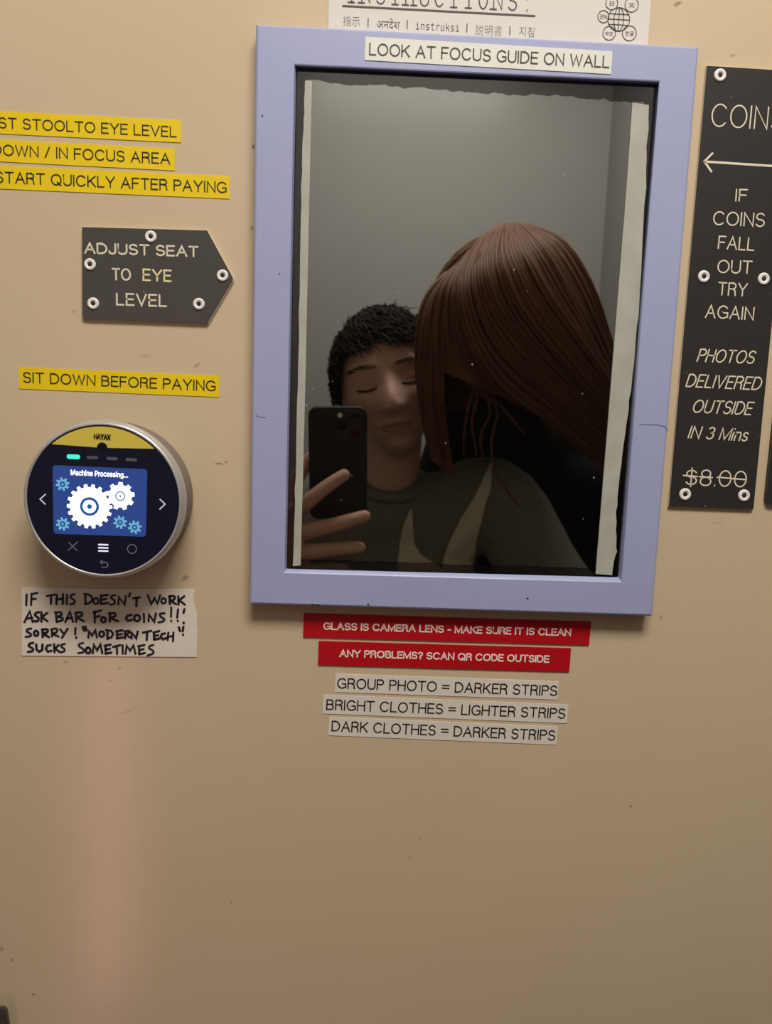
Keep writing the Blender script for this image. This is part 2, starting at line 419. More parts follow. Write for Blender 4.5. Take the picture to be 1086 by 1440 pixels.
# half-silvered field of the glass, with the ragged edge of its coating
top = wavy((429, 114), (906, 143), GP+.0004, 0.0016, 90, 1.3)
bot = wavy((866, 800), (413, 786), GP+.0004, 0.0009, 70, 5.1)
loop = top + bot
mb = MB(); mb.prism(loop, [p + Vector((0, .0004, 0)) for p in loop])
sf = mb.build('mirror_coating', glass_mat('half_silvered_coating', (0.43, 0.425, 0.405, 1), (0.0015, 0.0013, 0.0012, 1), True), mroot)
bm = bmesh.new(); bm.from_mesh(sf.data); bmesh.ops.triangulate(bm, faces=[f for f in bm.faces if len(f.verts) > 4]); bmesh.ops.recalc_face_normals(bm, faces=bm.faces); bm.to_mesh(sf.data); bm.free()
STRIP = mat('pale_worn_tape', (0.41, 0.41, 0.345, 1), 0.5, noise_amt=0.22, noise_scale=70, bump=.2, bump_scale=90)
def strip(lpts, rpts, amp_l, amp_r, seed):
    def edge(pts, amp, sd):
        out = []
        for i in range(len(pts)-1):
            seg = wavy(pts[i], pts[i+1], GP+.0010, 0, 14)
            out += seg[:-1] if i < len(pts)-2 else seg
        n = len(out)
        return [p + Vector((amp*(noise.noise(Vector((i*.9, sd, 0)))+.7*noise.noise(Vector((i*.25, sd, 4)))), 0, 0)) for i, p in enumerate(out)]
    l = edge(lpts, amp_l, seed); r = edge(rpts, amp_r, seed+2)
    m_ = min(len(l), len(r)); l2 = [l[int(i*(len(l)-1)/(m_-1))] for i in range(m_)]; r2 = [r[int(i*(len(r)-1)/(m_-1))] for i in range(m_)]
    mb = MB(); b = Vector((0, .0006, 0))
    vs = []
    for a, c in zip(l2, r2): vs += [a, c, c+b, a+b]
    fs = []
    for i in range(m_-1):
        k = i*4
        for j in range(4): fs.append((k+j, k+(j+1) % 4, k+4+(j+1) % 4, k+4+j))
    fs += [(3, 2, 1, 0), tuple((m_-1)*4+j for j in range(4))]
    mb.add(vs, fs); o = mb.build('edge_strip', STRIP, mroot); fix_normals(o.data); return o
strip([(429.5, 113), (424.5, 240), (419, 540), (412.4, 796)], [(439, 114), (436, 240), (429.5, 540), (422.9, 795)], .0006, .00012, 2)['label'] = 'narrow pale strip along the left edge of the glass'
strip([(889.8, 144), (881.4, 264), (856.6, 578), (838, 807)], [(912.8, 147.7), (908, 264), (898, 444), (888, 549), (874.7, 646), (868, 700), (867, 770), (861, 809)], .0001, .0010, 9)['label'] = 'wide pale worn strip along the right edge of the glass'
mb = MB()
mb.box((ox0, 0.0005, oz0), (ox1, 0.10, oz1)); cav = mb.build('camera_compartment', BLACKIN, mroot)
cav['label'] = 'black compartment behind the glass'
# chips and a hairline crack in the lavender paint
for px, py, rx in ((440, 850.5, 4), (447, 851, 3), (518, 850, 1.8), (742, 841.5, 1.8), (369, 163, 1.2), (393, 385, 1), (886, 590, 1), (880, 672, 1.2)):
    c = W(px, py, FT+.0002); s = D/FPX; mb = MB()
    pts = [c + Vector((math.cos(t)*rx*s*random.uniform(.7, 1.2), 0, math.sin(t)*s*1.3*random.uniform(.6, 1.2))) for t in [k*math.pi/4 for k in range(8)]]
    mb.add(pts, [tuple(range(8))]); mb.build('paint_chip', INK, mroot)
CRK = mat('grey_lavender_crack', srgb(120, 122, 160), .6)
for pl in (((900, 596.5), (914, 597), (928, 597.5), (936, 600), (940, 606)), ((360, 584), (366, 586.5), (374, 587))):
    mb = MB(); ribbon(mb, [W(*p, FT+.0002) for p in pl], .0005); mb.build('paint_crack', CRK, mroot)
tag(mroot, 'dark reflecting glass in a lavender frame on the cream wall', 'mirror')

# ------------------------------------------------------------------ stroke lettering 
def arc(cx_, cy_, rx, ry, a0, a1, n=12):
    return [(cx_+rx*math.cos(R(a0+(a1-a0)*k/n)), cy_+ry*math.sin(R(a0+(a1-a0)*k/n))) for k in range(n+1)]
SF = {
 'A': (.70, [[(0, 0), (.35, 1), (.70, 0)], [(.13, .36), (.57, .36)]]),
 'C': (.72, [arc(.38, .5, .38, .5, 42, 318, 20)]),
 'D': (.66, [[(0, 0), (0, 1), (.24, 1)] + arc(.24, .5, .42, .5, 90, -90, 14) + [(0, 0)]]),
 'E': (.52, [[(.52, 1), (0, 1), (0, 0), (.52, 0)], [(0, .52), (.46, .52)]]),
 'F': (.50, [[(.50, 1), (0, 1), (0, 0)], [(0, .52), (.44, .52)]]),
 'G': (.72, [arc(.38, .5, .38, .5, 42, 300, 20) + [(.72, .12), (.72, .45), (.44, .45)]]),
 'H': (.62, [[(0, 0), (0, 1)], [(.62, 0), (.62, 1)], [(0, .52), (.62, .52)]]),
 'I': (.02, [[(0, 0), (0, 1)]]),
 'J': (.44, [[(.44, 1), (.44, .26)] + arc(.22, .24, .22, .24, 0, -180, 10)]),
 'L': (.48, [[(0, 1), (0, 0), (.48, 0)]]),
 'M': (.78, [[(0, 0), (0, 1), (.39, .05), (.78, 1), (.78, 0)]]),
 'N': (.62, [[(0, 0), (0, 1), (.62, 0), (.62, 1)]]),
 'O': (.78, ['c', arc(.39, .5, .39, .5, 0, 345, 23)]),
 'P': (.54, [[(0, 0), (0, 1), (.30, 1)] + arc(.30, .75, .25, .25, 90, -90, 10) + [(0, .5)]]),
 'R': (.58, [[(0, 0), (0, 1), (.30, 1)] + arc(.30, .76, .25, .24, 90, -90, 10) + [(0, .52)], [(.30, .52), (.50, .40), (.56, 0)]]),
 'S': (.58, [arc(.29, .75, .26, .25, 25, 250, 14) + arc(.29, .26, .28, .26, 80, -155, 16)]),
 'T': (.62, [[(0, 1), (.62, 1)], [(.31, 1), (.31, 0)]]),
 'U': (.62, [[(0, 1), (0, .30)] + arc(.31, .31, .31, .31, 180, 360, 14) + [(.62, 1)]]),
 'V': (.66, [[(0, 1), (.33, 0), (.66, 1)]]),
 'Y': (.66, [[(0, 1), (.33, .46), (.66, 1)], [(.33, .46), (.33, 0)]]),
 '3': (.50, [arc(.25, .76, .23, .24, 150, -80, 12) + arc(.25, .27, .26, .27, 80, -155, 14)]),
 'i': (.02, [[(0, 0), (0, .70)], [(0, .96), (0, 1.0)]]),
 'n': (.40, [[(0, 0), (0, .72)], [(0, .5)] + arc(.20, .50, .20, .22, 150, 0, 8) + [(.40, 0)]]),
 's': (.38, [arc(.19, .54, .17, .17, 25, 250, 10) + arc(.19, .18, .19, .18, 80, -155, 12)]),
 '$': (.58, [arc(.29, .72, .26, .22, 25, 250, 14) + arc(.29, .28, .28, .24, 80, -155, 16), [(.29, -.10), (.29, 1.10)]]),
 '8': (.56, ['c', arc(.28, .76, .24, .24, 0, 340, 16), 'c', arc(.28, .27, .28, .27, 0, 340, 16)]),
 '0': (.62, ['c', arc(.31, .5, .31, .5, 0, 345, 20)]),
 'B': (.58, [[(0, 0), (0, 1), (.30, 1)] + arc(.30, .77, .23, .23, 90, -90, 10) + [(0, .54)], [(.30, .54)] + arc(.31, .27, .27, .27, 90, -90, 10) + [(0, 0)]]),
 'K': (.60, [[(0, 0), (0, 1)], [(.58, 1), (0, .38)], [(.20, .58), (.60, 0)]]),
 'Q': (.78, ['c', arc(.39, .5, .39, .5, 0, 345, 23), [(.48, .26), (.76, -.04)]]),
 'W': (.96, [[(0, 1), (.24, 0), (.48, .95), (.72, 0), (.96, 1)]]),
 'X': (.64, [[(0, 1), (.64, 0)], [(0, 0), (.64, 1)]]),
 '=': (.56, [[(0, .36), (.56, .36)], [(0, .66), (.56, .66)]]),
 '-': (.26, [[(0, .40), (.26, .40)]]),
 '/': (.34, [[(0, 0), (.34, 1)]]),
 '?': (.46, [arc(.23, .76, .23, .24, 170, -60, 12) + [(.24, .40), (.23, .26)], [(.23, .0), (.23, .05)]]),
 ':': (.06, [[(.03, 0), (.03, .05)], [(.03, .62), (.03, .67)]]),
 '.': (.04, [[(0.02, 0), (0.02, .04)]]),
 ' ': (.17, []),
}
def strokes(text, bl, br, cap, off, wpx, gap=.22, shear=0.0, prefix=None, mb=None, suffix=None, square=False, mono=None, slabs=''):
    a, e, u, ln = wdir(bl, br, off)
    def width(t): return sum(SF[c][0] for c in t) + gap*(len(t)-1)
    k = pxm(bl, off); H = (cap-wpx)*k
    part = suffix or prefix or text
    sx = (ln-wpx*k)/width(part); x = 0
    if suffix: x = -(width(text)-width(suffix))
    a = a + e*(wpx*k/2) + u*(wpx*k/2)
    mb = mb or MB()
    for c in text:
        adv, ls = SF[c]; closed = False
        for l in ls:
            if l == 'c': closed = True; continue
            ribbon(mb, [a + e*((x+p[0])*sx + shear*p[1]*H) + u*(p[1]*H) for p in l], wpx*k, closed=closed, square=square); closed = False
        x += adv+gap
    return mb
# ------------------------------------------------------------------ stickers
def sticker(tl, tr, h, m, text, bl, br, cap, label, group, off=0.0, weight=0.0, suffix=None, ink=INKB, th=0.0004, fnt=INTER):
    q = quad_px(tl, tr, h, off+th)
    o = slab('sticker', q, th-0.00005, m)
    c = sum(q, Vector())/4; c.y = -off
    rebase(o, c)
    t = strokes(text, bl, br, cap, off+th+0.0002, cap*(.182 if weight > 0 else .118), .21, suffix=suffix, square=True).build('lettering', ink, o)
    tag(o, label, 'sticker', group)
    return o
GY = 'yellow instruction stickers on the wall'
sticker((514, 51.6), (861.7, 72), 33, WHT, 'LOOK AT FOCUS GUIDE ON WALL', (519, 77.6), (857, 95.8), 17.6, 'white sticker with the focus guide line across the top of the lavender frame', 'white stickers', FT, weight=-.008, ink=INKS)
sticker((-75, 152.2), (254.6, 169), 32, YEL, 'ADJUST STOOLTO EYE LEVEL', (32, 182), (248.6, 193.2), 15.7, 'yellow sticker about the stool and eye level, topmost of three', GY, suffix='STOOLTO EYE LEVEL')
sticker((-75, 192), (246, 209), 31.3, YEL, 'SIT DOWN / IN FOCUS AREA', (79, 222.8), (239.3, 231.2), 16, 'yellow sticker about the focus area, middle of three', GY, suffix='IN FOCUS AREA')
sticker((-75, 229.6), (322.6, 247.7), 32.5, YEL, 'START QUICKLY AFTER PAYING', (71.6, 260.5), (318.9, 271.8), 16.3, 'long yellow sticker about starting quickly, lowest of three', GY, suffix='QUICKLY AFTER PAYING')
sticker((26, 516), (308.5, 528.3), 30.6, YEL, 'SIT DOWN BEFORE PAYING', (32.2, 538.2), (303.3, 550.4), 15.4, 'yellow sticker about sitting down, alone above the round card reader', GY)
GR = 'red stickers under the mirror'
sticker((427.4, 862.4), (831.4, 874.5), 33.5, REDM, 'GLASS IS CAMERA LENS - MAKE SURE IT IS CLEAN', (454.6, 885.6), (803, 894.6), 10.6, 'long red sticker about the glass, right under the lavender frame', GR, weight=.012, ink=WINK, th=.0011)
sticker((448.5, 901.6), (803.4, 911.8), 33.5, REDM, 'ANY PROBLEMS? SCAN QR CODE OUTSIDE', (477.3, 924), (772.6, 932.2), 10.6, 'shorter red sticker asking about any problems, below the long red one', GR, weight=.012, ink=WINK, th=.0011)
GW = 'white strip stickers below the red ones'
sticker((472, 947.4), (786, 958.4), 26, GRYL, 'GROUP PHOTO = DARKER STRIPS', (474, 968.2), (783.6, 978.9), 15, 'white sticker on group photos, topmost of the three under the red ones', GW, ink=INK)
sticker((455, 977), (799.8, 991.2), 26.5, GRYL, 'BRIGHT CLOTHES = LIGHTER STRIPS', (458.6, 998.2), (795, 1010.9), 15, 'white sticker on bright clothes, widest and middle of the three', GW, ink=INK)
sticker((463, 1008.2), (784.8, 1022), 26, GRYL, 'DARK CLOTHES = DARKER STRIPS', (466, 1028.3), (780.8, 1041.7), 15, 'white sticker on dark clothes, lowest of the three', GW, ink=INK)

# ------------------------------------------------------------------ screwed signs
def screw(px, py, r, off, parent):
    c = W(px, py, off); s = r*pxm((px, py), off)
    mb = MB(); n = 24
    prof = [(1.0, 0), (1.0, .0004), (.94, .0009), (.84, .0011), (.44, .0011), (.38, .0006)]
    vs = []
    for rr, h in prof: vs += [p + Vector((0, -h, 0)) for p in ring_pts(c, rr*s, n)]
    fs = [(i*n+k, i*n+(k+1) % n, (i+1)*n+(k+1) % n, (i+1)*n+k) for i in range(len(prof)-1) for k in range(n)]
    fs.append(tuple((len(prof)-1)*n+k for k in range(n)))
    mb.add(vs, fs); o = mb.build('screw_cap', SCREWM, parent, True); fix_normals(o.data)
    mb = MB(); vs = []
    for rr, h in ((.40, .00065), (.30, .0009), (.0001, .0010)): vs += [p + Vector((0, -h, 0)) for p in ring_pts(c, rr*s, 12)]
    mb.add(vs, [(i*12+k, i*12+(k+1) % 12, (i+1)*12+(k+1) % 12, (i+1)*12+k) for i in range(2) for k in range(12)])
    mb.build('screw', HOLE, o)
def plate(name, px_pts, th, m, root_px, core_shift=0.0007, core_out=0.0005):
    """two-ply engraving plastic: dark skin over a cream core"""
    pts = [W(*p, th) for p in px_pts]; c = sum(pts, Vector())/len(pts)
    def grow(ps, d): return [c + (p-c)*(1+d/(p-c).length) for p in ps]
    skin = slab(name, pts, 0.0006, m)
    loc = Vector((c.x, 0, c.z)); rebase(skin, loc)
    core = grow(pts, core_out)
    core = [Vector((p.x, -th+core_shift, p.z)) for p in core]
    slab('core', core, th-core_shift, CORE, skin)
    return skin
# arrow-shaped sign
TH = 0.0025
sg = plate('seat_sign', [(115.4, 320.3), (117, 319.2), (291.2, 324), (327.4, 390), (327.4, 394), (292, 454), (119, 447.6), (115.6, 444.5)], TH, SIGN2, None)
tx = TH+.0002
strokes('ADJUST SEAT', (118.5, 356.7), (279.4, 361.9), 16, tx, 2.5, .20, mb=None).build('lettering', ENGR, sg)
strokes('TO', (157.5, 394.3), (184.5, 395), 17.5, tx, 2.5).build('lettering', ENGR, sg)
strokes('EYE', (200.5, 395), (241.6, 396.8), 17.5, tx, 2.5).build('lettering', ENGRY, sg)
strokes('LEVEL', (163.2, 429.5), (235, 432), 18, tx, 2.5).build('lettering', ENGR, sg)
for x, y in ((212.3, 332.8), (126.8, 371.8), (313.2, 387.5), (131.3, 426.8), (279.9, 427.5)): screw(x, y, 8.4, TH, sg)
tag(sg, 'dark arrow-shaped sign about adjusting the seat, screwed to the wall', 'sign')
# coin sign
TC = 0.0024
cs = plate('coin_sign', [(994.9, 92.4), (1121, 100.2), (1059.8, 716.2), (941.3, 711.8)], TC, SIGN, None)
tx = TC+.0002
strokes('COINS', (999.5, 178), (1079.3, 182.6), 33, tx, 2.0, .20, prefix='COIN').build('lettering', ENGR, cs)
mb = MB()
ribbon(mb, [W(1002.2, 215.6, tx), W(990.8, 227, tx), W(1000.7, 241, tx)], .0013); ribbon(mb, [W(991.5, 227.2, tx), W(1086, 233.3, tx), W(1108, 234.6, tx)], .0014)
mb.build('arrow', ENGR, cs)
for t, bl, br, cap, sh in (('IF', (1034, 283.3), (1051, 284), 18, 0), ('COINS', (1002.5, 316.6), (1075.5, 319.5), 20, 0), ('FALL', (1009.4, 350.2), (1061, 353), 19, 0),
                       ('OUT', (1008.5, 384), (1057.5, 385.6), 19, 0), ('TRY', (1009, 415.3), (1050.5, 417.2), 19, 0), ('AGAIN', (991.4, 447.2), (1060, 450.7), 19, 0),
                       ('PHOTOS', (979.6, 509), (1060, 512), 19, .24), ('DELIVERED', (963.8, 544.4), (1069, 549), 19, .24), ('OUTSIDE', (972.5, 580.5), (1056.5, 584), 19, .24),
                       ('IN 3 Mins', (967, 616.4), (1050.5, 621), 18, .24), ('$8.00', (963, 682.6), (1049.5, 685.8), 23.5, 0)):
    strokes(t, bl, br, cap, tx, 1.9, .20, sh).build('lettering', ENGR, cs)
mb = MB()
for a, b in (((961.5, 668.5), (981, 670)), ((984, 670.5), (1002, 671.5)), ((1009, 671), (1028, 672.6)), ((1030, 673), (1049.5, 674.5))):
    ribbon(mb, [W(*a, tx+.0001), W(*b, tx+.0001)], .0010)
mb.build('strike_line', ENGR, cs)
for x, y, r in ((1012.7, 106), (1105, 112), (989.8, 388.9), (1074, 392.2), (963.5, 695), (1046.3, 696.7)) and [(1012.7, 106, 9.3), (1105, 112, 9.3), (989.8, 388.9, 8.7), (1074, 392.2, 8.7), (963.5, 695, 8.4), (1046.3, 696.7, 8.4)]: screw(x, y, r, TC, cs)
tag(cs, 'tall dark coin sign right of the lavender frame', 'sign')
p2_ = [W(*p, .0032) for p in ((1092.5, 560), (1160, 564), (1146, 712), (1082, 709.5), (1079, 707), (1077.6, 702))]
s2 = slab('dark_sign', p2_, .0030, SIGN); rebase(s2, Vector((p2_[3].x+.02, 0, p2_[3].z)))
tag(s2, 'dark panel cut off by the right edge, beside the tall coin sign', 'sign')

# ------------------------------------------------------------------ instruction sheet behind the frame
a, e, u, ln = wdir((461.5, 40), (911, 66), 0.0006)
sp = [a + u*0.16, a + e*ln + u*0.16, a + e*ln - u*0.011, a - u*0.011]
sh = slab('instruction_sheet', sp, 0.00025, SHEET); rebase(sh, Vector((sum(p.x for p in sp)/4, 0, sp[2].z)))
to = 0.0008
mb = MB()
for i, ch in enumerate('INSTRUCTIONS:'):          # even pitch, thin strokes, slab feet
    xc = 494 + i*20.6; yb_ = 3.6 + (xc-485)*.0489; hw = {'I': .2, ':': .8, 'T': 7.2}.get(ch, 6.6)
    strokes(ch, (xc-hw, yb_-hw*.049), (xc+hw, yb_+hw*.049), 27, to, 1.9, mb=mb)
    for dx in {'N': (-6.2,), 'T': (0,), 'R': (-6.2, 5.8), 'I': (0,)}.get(ch, ()):
        x_, y_ = xc+dx, yb_+dx*.049-.9
        ribbon(mb, [W(x_-4.2, y_-.2, to), W(x_+4.2, y_+.2, to)], .0009)
mb.build('lettering', INKS, sh)
mb = MB(); ribbon(mb, [W(482.5, 8.2, to), W(752, 22.4, to)], .0011); mb.build('underline', INKS, sh)
mb = MB()
for t, bl, br, cap, f in (('指示', (482.5, 36), (506, 37.2), 14, CJK), ('अनदेश', (530, 40), (562.5, 41.6), 15, DEVA), ('instruksi', (585, 41), (646, 44.3), 10.5, MONO), ('説明書', (668.5, 49), (706, 51), 14.5, CJK), ('지침', (730, 51), (751, 52.2), 14, CJK)):
    letters(t, bl, br, cap, to, f, -.006, mb=mb)
for x, y in ((518, 31.5), (573, 34), (657, 39), (717.5, 43)): ribbon(mb, [W(x, y-5.5, to), W(x-.3, y+6, to)], .0006)
mb.build('lettering', INKS, sh)
mb = MB(); k = D/FPX
gc = W(870.5, 27.3, to)
def ring(c, r, wd=.0005, rx=None): ribbon(mb, ring_pts(c, rx or r, 28, ry=r), wd, closed=True)
gr = 14.6*k; ring(gc, gr)
for f in (.45,): ring(gc, gr, .0005, gr*f)
ribbon(mb, [gc+Vector((0, 0, gr)), gc-Vector((0, 0, gr))], .0005)
for f in (-.45, 0, .45):
    hx = math.sqrt(1-f*f)*gr
    ribbon(mb, [gc+Vector((-hx, 0, f*gr)), gc+Vector((hx, 0, f*gr))], .0005)
for x, y, r in ((860.6, 4.4, 8), (888.7, 6.6, 9), (849, 23.3, 7.5), (857, 46.7, 8.5), (885.4, 46.7, 9.3)): ring(W(x, y, to), r*k)
letters('EN', (844.6, 26.3), (853.6, 26.8), 6, to, INTER, 0, mb=mb)
letters('中文', (851.5, 50), (862.5, 50.6), 6.2, to, CJK, 0, mb=mb)
letters('한글', (879.5, 50), (891.5, 50.6), 6.5, to, CJK, 0, mb=mb)
letters('日', (857.5, 7.8), (863.7, 8.1), 6, to, CJK, 0, mb=mb)
letters('文', (884.5, 10), (893, 10.4), 6.5, to, CJK, 0, mb=mb)
mb.build('globe_emblem', INKS, sh)
tag(sh, 'white printed instruction sheet tucked behind the top of the lavender frame', 'paper')

# ------------------------------------------------------------------ handwritten note
NO = 0.0006
tl, tr, br_, bl_ = W(30.7, 826.4, NO), W(274.5, 829, NO), W(276.5, 924, NO), W(30.7, 922, NO)
pts = [tl, tr]
for i in range(1, 26):
    t = i/26; p = tr.lerp(br_, t)
    pts.append(p + Vector((.0013*noise.noise(Vector((i*.8, 3, 0))) - .0018*math.exp(-((t-.17)/.1)**2) + .0008*math.sin(t*3), 0, 0)))
pts += [br_, bl_]
nt_ = slab('paper_note', pts, 0.0005, PAPER); rebase(nt_, Vector(((tl.x+tr.x)/2, 0, bl_.z)))
def ov(x, y, rx, ry): return [(x+rx*math.cos(R(100+k*24)), y-ry*math.sin(R(100+k*24))) for k in range(16)]
HW = [
 [(70,65),(68,124)], [(98,60),(95,124)], [(98,62),(130,55)], [(97,92),(122,88)], [(185,73),(232,65)], [(208,70),(208,118)], [(242,65),(238,120)], [(238,93),(275,88)], [(276,62),(275,118)],
 [(299,65),(297,118)], [(342,63),(326,66),(318,80),(336,94),(342,106),(336,116),(318,119)], [(402,66),(403,118)], [(396,62),(424,66),(441,84),(436,104),(418,116),(400,119)], ov(462,102,14,17),
 [(491,70),(491,118)], [(489,72),(528,67)], [(491,95),(521,90)], [(490,119),(530,112)], [(572,69),(554,71),(548,83),(566,97),(569,112),(560,120),(541,122)], [(589,120),(592,80),(625,122),(632,74)],
 [(655,58),(650,76)], [(672,86),(712,80)], [(693,84),(691,130)], [(755,68),(775,118),(794,85),(811,116),(826,68)], ov(845,100,13,15), [(881,118),(880,74)], [(876,76),(902,73),(910,84),(900,96),(884,98),(916,119)], [(929,74),(930,122)], [(962,74),(932,98),(948,108),(965,121)],
 [(57,222),(72,190),(88,160),(104,220)], [(67,201),(102,196)], [(140,164),(122,170),(119,183),(136,196),(136,210),(128,216),(112,215)], [(154,165),(154,218)], [(186,169),(157,192),(188,216)],
 [(236,165),(240,220)], [(231,166),(262,165),(268,178),(248,190),(272,197),(272,210),(240,219)], [(289,220),(304,186),(315,162),(332,219)], [(298,201),(328,196)], [(350,219),(350,168)], [(346,169),(376,165),(384,176),(376,188),(354,193),(394,216)],
 [(455,160),(456,223)], [(449,166),(491,155)], [(456,192),(482,187)], ov(505,207,13,14), [(541,217),(540,170)], [(536,172),(566,170),(573,180),(564,191),(544,196),(587,216)],
 [(664,180),(642,184),(632,198),(642,213),(667,208)], ov(695,198,16,18), [(733,174),(735,221)], [(760,216),(763,178),(792,219),(802,172)], [(850,171),(826,174),(829,190),(848,203),(842,216),(816,222)],
 [(889,138),(887,190)], [(889,212),(890,215)], [(927,148),(922,195)], [(925,212),(926,215)], [(963,147),(958,168)], [(958,223),(959,227)],
 [(96,257),(76,261),(71,273),(92,286),(92,299),(65,304)], ov(124,284,12,14), [(161,305),(160,262)], [(157,263),(184,261),(190,271),(181,282),(164,285),(196,305)], [(214,302),(213,261)], [(209,262),(236,257),(244,268),(234,281),(217,286),(251,302)], [(260,261),(278,284)], [(303,257),(286,284),(270,309)],
 [(346,254),(345,290)], [(350,307),(351,310)], [(387,248),(395,269)], [(401,245),(410,268)], [(419,308),(424,274),(440,297),(459,267),(468,307)], ov(495,288,14,15), [(527,267),(528,315)], [(519,265),(548,270),(560,288),(550,306),(528,316)],
 [(582,272),(582,312)], [(578,273),(612,267)], [(582,293),(608,288)], [(581,313),(615,307)], [(628,312),(627,272)], [(623,274),(648,269),(653,279),(631,290),(656,308)], [(664,312),(664,280),(690,312),(699,274)],
 [(728,280),(775,270)], [(752,276),(750,321)], [(791,278),(792,318)], [(788,279),(821,271)], [(792,299),(815,294)], [(792,319),(823,313)], [(853,284),(836,288),(829,303),(842,318),(859,311)], [(872,280),(868,322)], [(868,303),(900,299)], [(901,279),(898,329)],
 [(932,250),(938,270)], [(957,247),(953,272)], [(955,290),(956,294)],
 [(107,337),(87,343),(83,356),(104,370),(103,384),(78,389)], [(124,347),(126,376),(142,388),(158,378),(160,347)], [(206,350),(187,354),(179,371),(190,388),(211,382)], [(225,345),(228,391)], [(252,350),(230,369),(256,389)], [(286,344),(270,348),(267,360),(284,372),(282,386),(261,391)],
 [(390,339),(370,343),(367,357),(391,374),(391,390),(362,396)], ov(418,381,13,16), [(444,396),(451,350),(469,380),(488,347),(498,396)], [(516,352),(518,398)], [(512,354),(545,348)], [(517,376),(542,371)], [(517,399),(549,393)], [(560,361),(599,351)], [(580,357),(582,401)], [(613,351),(614,399)],
 [(630,399),(636,355),(656,382),(675,352),(686,399)], [(706,356),(707,400)], [(702,357),(736,350)], [(707,379),(732,373)], [(707,402),(739,395)], [(787,350),(767,356),(764,369),(784,381),(786,397),(755,409)],
]
def smooth_line(p):
    if len(p) < 4 or p[0] == p[-1]: return p
    out = []
    for i in range(len(p)-1):
        a = p[max(0, i-1)]; b = p[i]; c = p[i+1]; d = p[min(len(p)-1, i+2)]
        for k in range(3):
            t = k/3
            out.append(tuple(.5*((2*b[j]) + (-a[j]+c[j])*t + (2*a[j]-5*b[j]+4*c[j]-d[j])*t*t + (-a[j]+3*b[j]-3*c[j]+d[j])*t**3) for j in (0, 1)))
    out.append(p[-1]); return out
mb = MB()
CURVY = lambda p: len(p) >= 6
for st in HW:
    p = smooth_line(st) if CURVY(st) else st
    ribbon(mb, [W(20+x*.2486, 820+y*.2486, NO+.0002) for x, y in p], .00158*random.uniform(.9, 1.1))
mb.build('handwriting', MARKER, nt_)
tag(nt_, 'torn white paper note in black marker taped under the round card reader', 'note')

# ------------------------------------------------------------------ card reader
FD = 0.033                                         # face stands this far off the wall
fc = W(145, 704, FD); kf = pxm((145, 704), FD)
rd = empty('card_reader', Vector((fc.x+0.001, 0, fc.z)))
STEEL = mat('brushed_silver_plastic', (0.62, 0.60, 0.57, 1), 0.32, 0.5, metal=0.55)
BODY = mat('taupe_grey_plastic', (0.20, 0.165, 0.14, 1), 0.5)
def lathe(name, c, prof, m, parent, n=72, cap_last=False, smooth=True):
    mb = MB(); vs = []
    for r, y in prof: vs += ring_pts(Vector((c.x, y, c.z)), r, n)
    fs = [(i*n+k, i*n+(k+1) % n, (i+1)*n+(k+1) % n, (i+1)*n+k) for i in range(len(prof)-1) for k in range(n)]
    if cap_last: fs.append(tuple((len(prof)-1)*n+k for k in range(n)))
    mb.add(vs, fs); o = mb.build(name, m, parent, smooth); fix_normals(o.data); return o
r0 = 107*kf
lathe('housing', fc, [(r0*1.015, -.0003), (r0*1.025, -.004), (r0*1.03, -.024), (r0*1.0, -.0255)], BODY, rd)
lathe('bezel_ring', fc, [(r0*1.00, -.0235), (r0*1.045, -.0245), (r0*1.052, -.0270), (r0*1.040, -.0305), (r0*1.010, -.0328), (r0*.985, -.0332), (r0*.978, -.0322)], STEEL, rd)
FACE = mat('glow_tinted_black_face', (0.007, 0.008, 0.022, 1), 0.16, 0.35)  # black face, with the blue glow around the screen put into its colour
lathe('face_panel', fc, [(r0*.990, -.0280), (r0*.985, -.0324), (r0*.97, -.0326)], FACE, rd, cap_last=True, smooth=False)
fo = 0.0328
# yellow band
chl, chr_ = W(73.5, 625.4, fo), W(215.8, 632.3, fo)
cc = Vector((fc.x, -fo, fc.z)); rb = r0*.962
aL = math.atan2(chl.z-cc.z, chl.x-cc.x); aR = math.atan2(chr_.z-cc.z, chr_.x-cc.x)
band = [cc + Vector((math.cos(aR+(aL-aR)*k/40)*rb, 0, math.sin(aR+(aL-aR)*k/40)*rb)) for k in range(41)]
lo = band[-1]; ro = band[0]; nc = W(143.7, 629.5, fo); nr = 7.2*kf
d = (ro-lo).normalized(); upv = Vector((-d.z, 0, d.x))
notch = [nc + d*(-math.cos(t)*nr) + upv*(math.sin(t)*nr) for t in [math.pi*k/12 for k in range(13)]]
mb = MB(); bp_ = band + notch
mb.add(bp_, [tuple(range(len(bp_)))])
yb = mb.build('yellow_band', mat('mustard_yellow_print', srgb(216, 194, 78), .3), rd)
bm = bmesh.new(); bm.from_mesh(yb.data); bmesh.ops.triangulate(bm, faces=bm.faces[:]); bm.to_mesh(yb.data); bm.free()
strokes('NAYAX', (131.6, 617.4), (155.6, 619), 8.0, fo+.0003, 1.7, .16, square=True).build('lettering', INK, rd)
mb = MB(); disc(mb, W(143.9, 629.3, fo+.0001), 5.0*kf); mb.build('camera_dot', mat('dark_lens', (.004, .004, .006, 1), .1), rd)
def pill(px, py, wd, h, m, name='status_light', off=fo+.0001):
    mb = MB(); a = W(px-wd/2+h/2, py-(wd/2-h/2)*.045, off); b = W(px+wd/2-h/2, py+(wd/2-h/2)*.045, off)
    ribbon(mb, [a, b], h*kf); return mb.build(name, m, rd)
GRN = mat('green_led', (.02, .5, .25, 1), .4, emit=(0.03, 1.0, 0.42, 1), estr=1.5)
OFFL = mat('unlit_led', (.10, .095, .12, 1), .4)
pill(103.3, 642.3, 18.5, 6, GRN)['label'] = 'lit green status light'
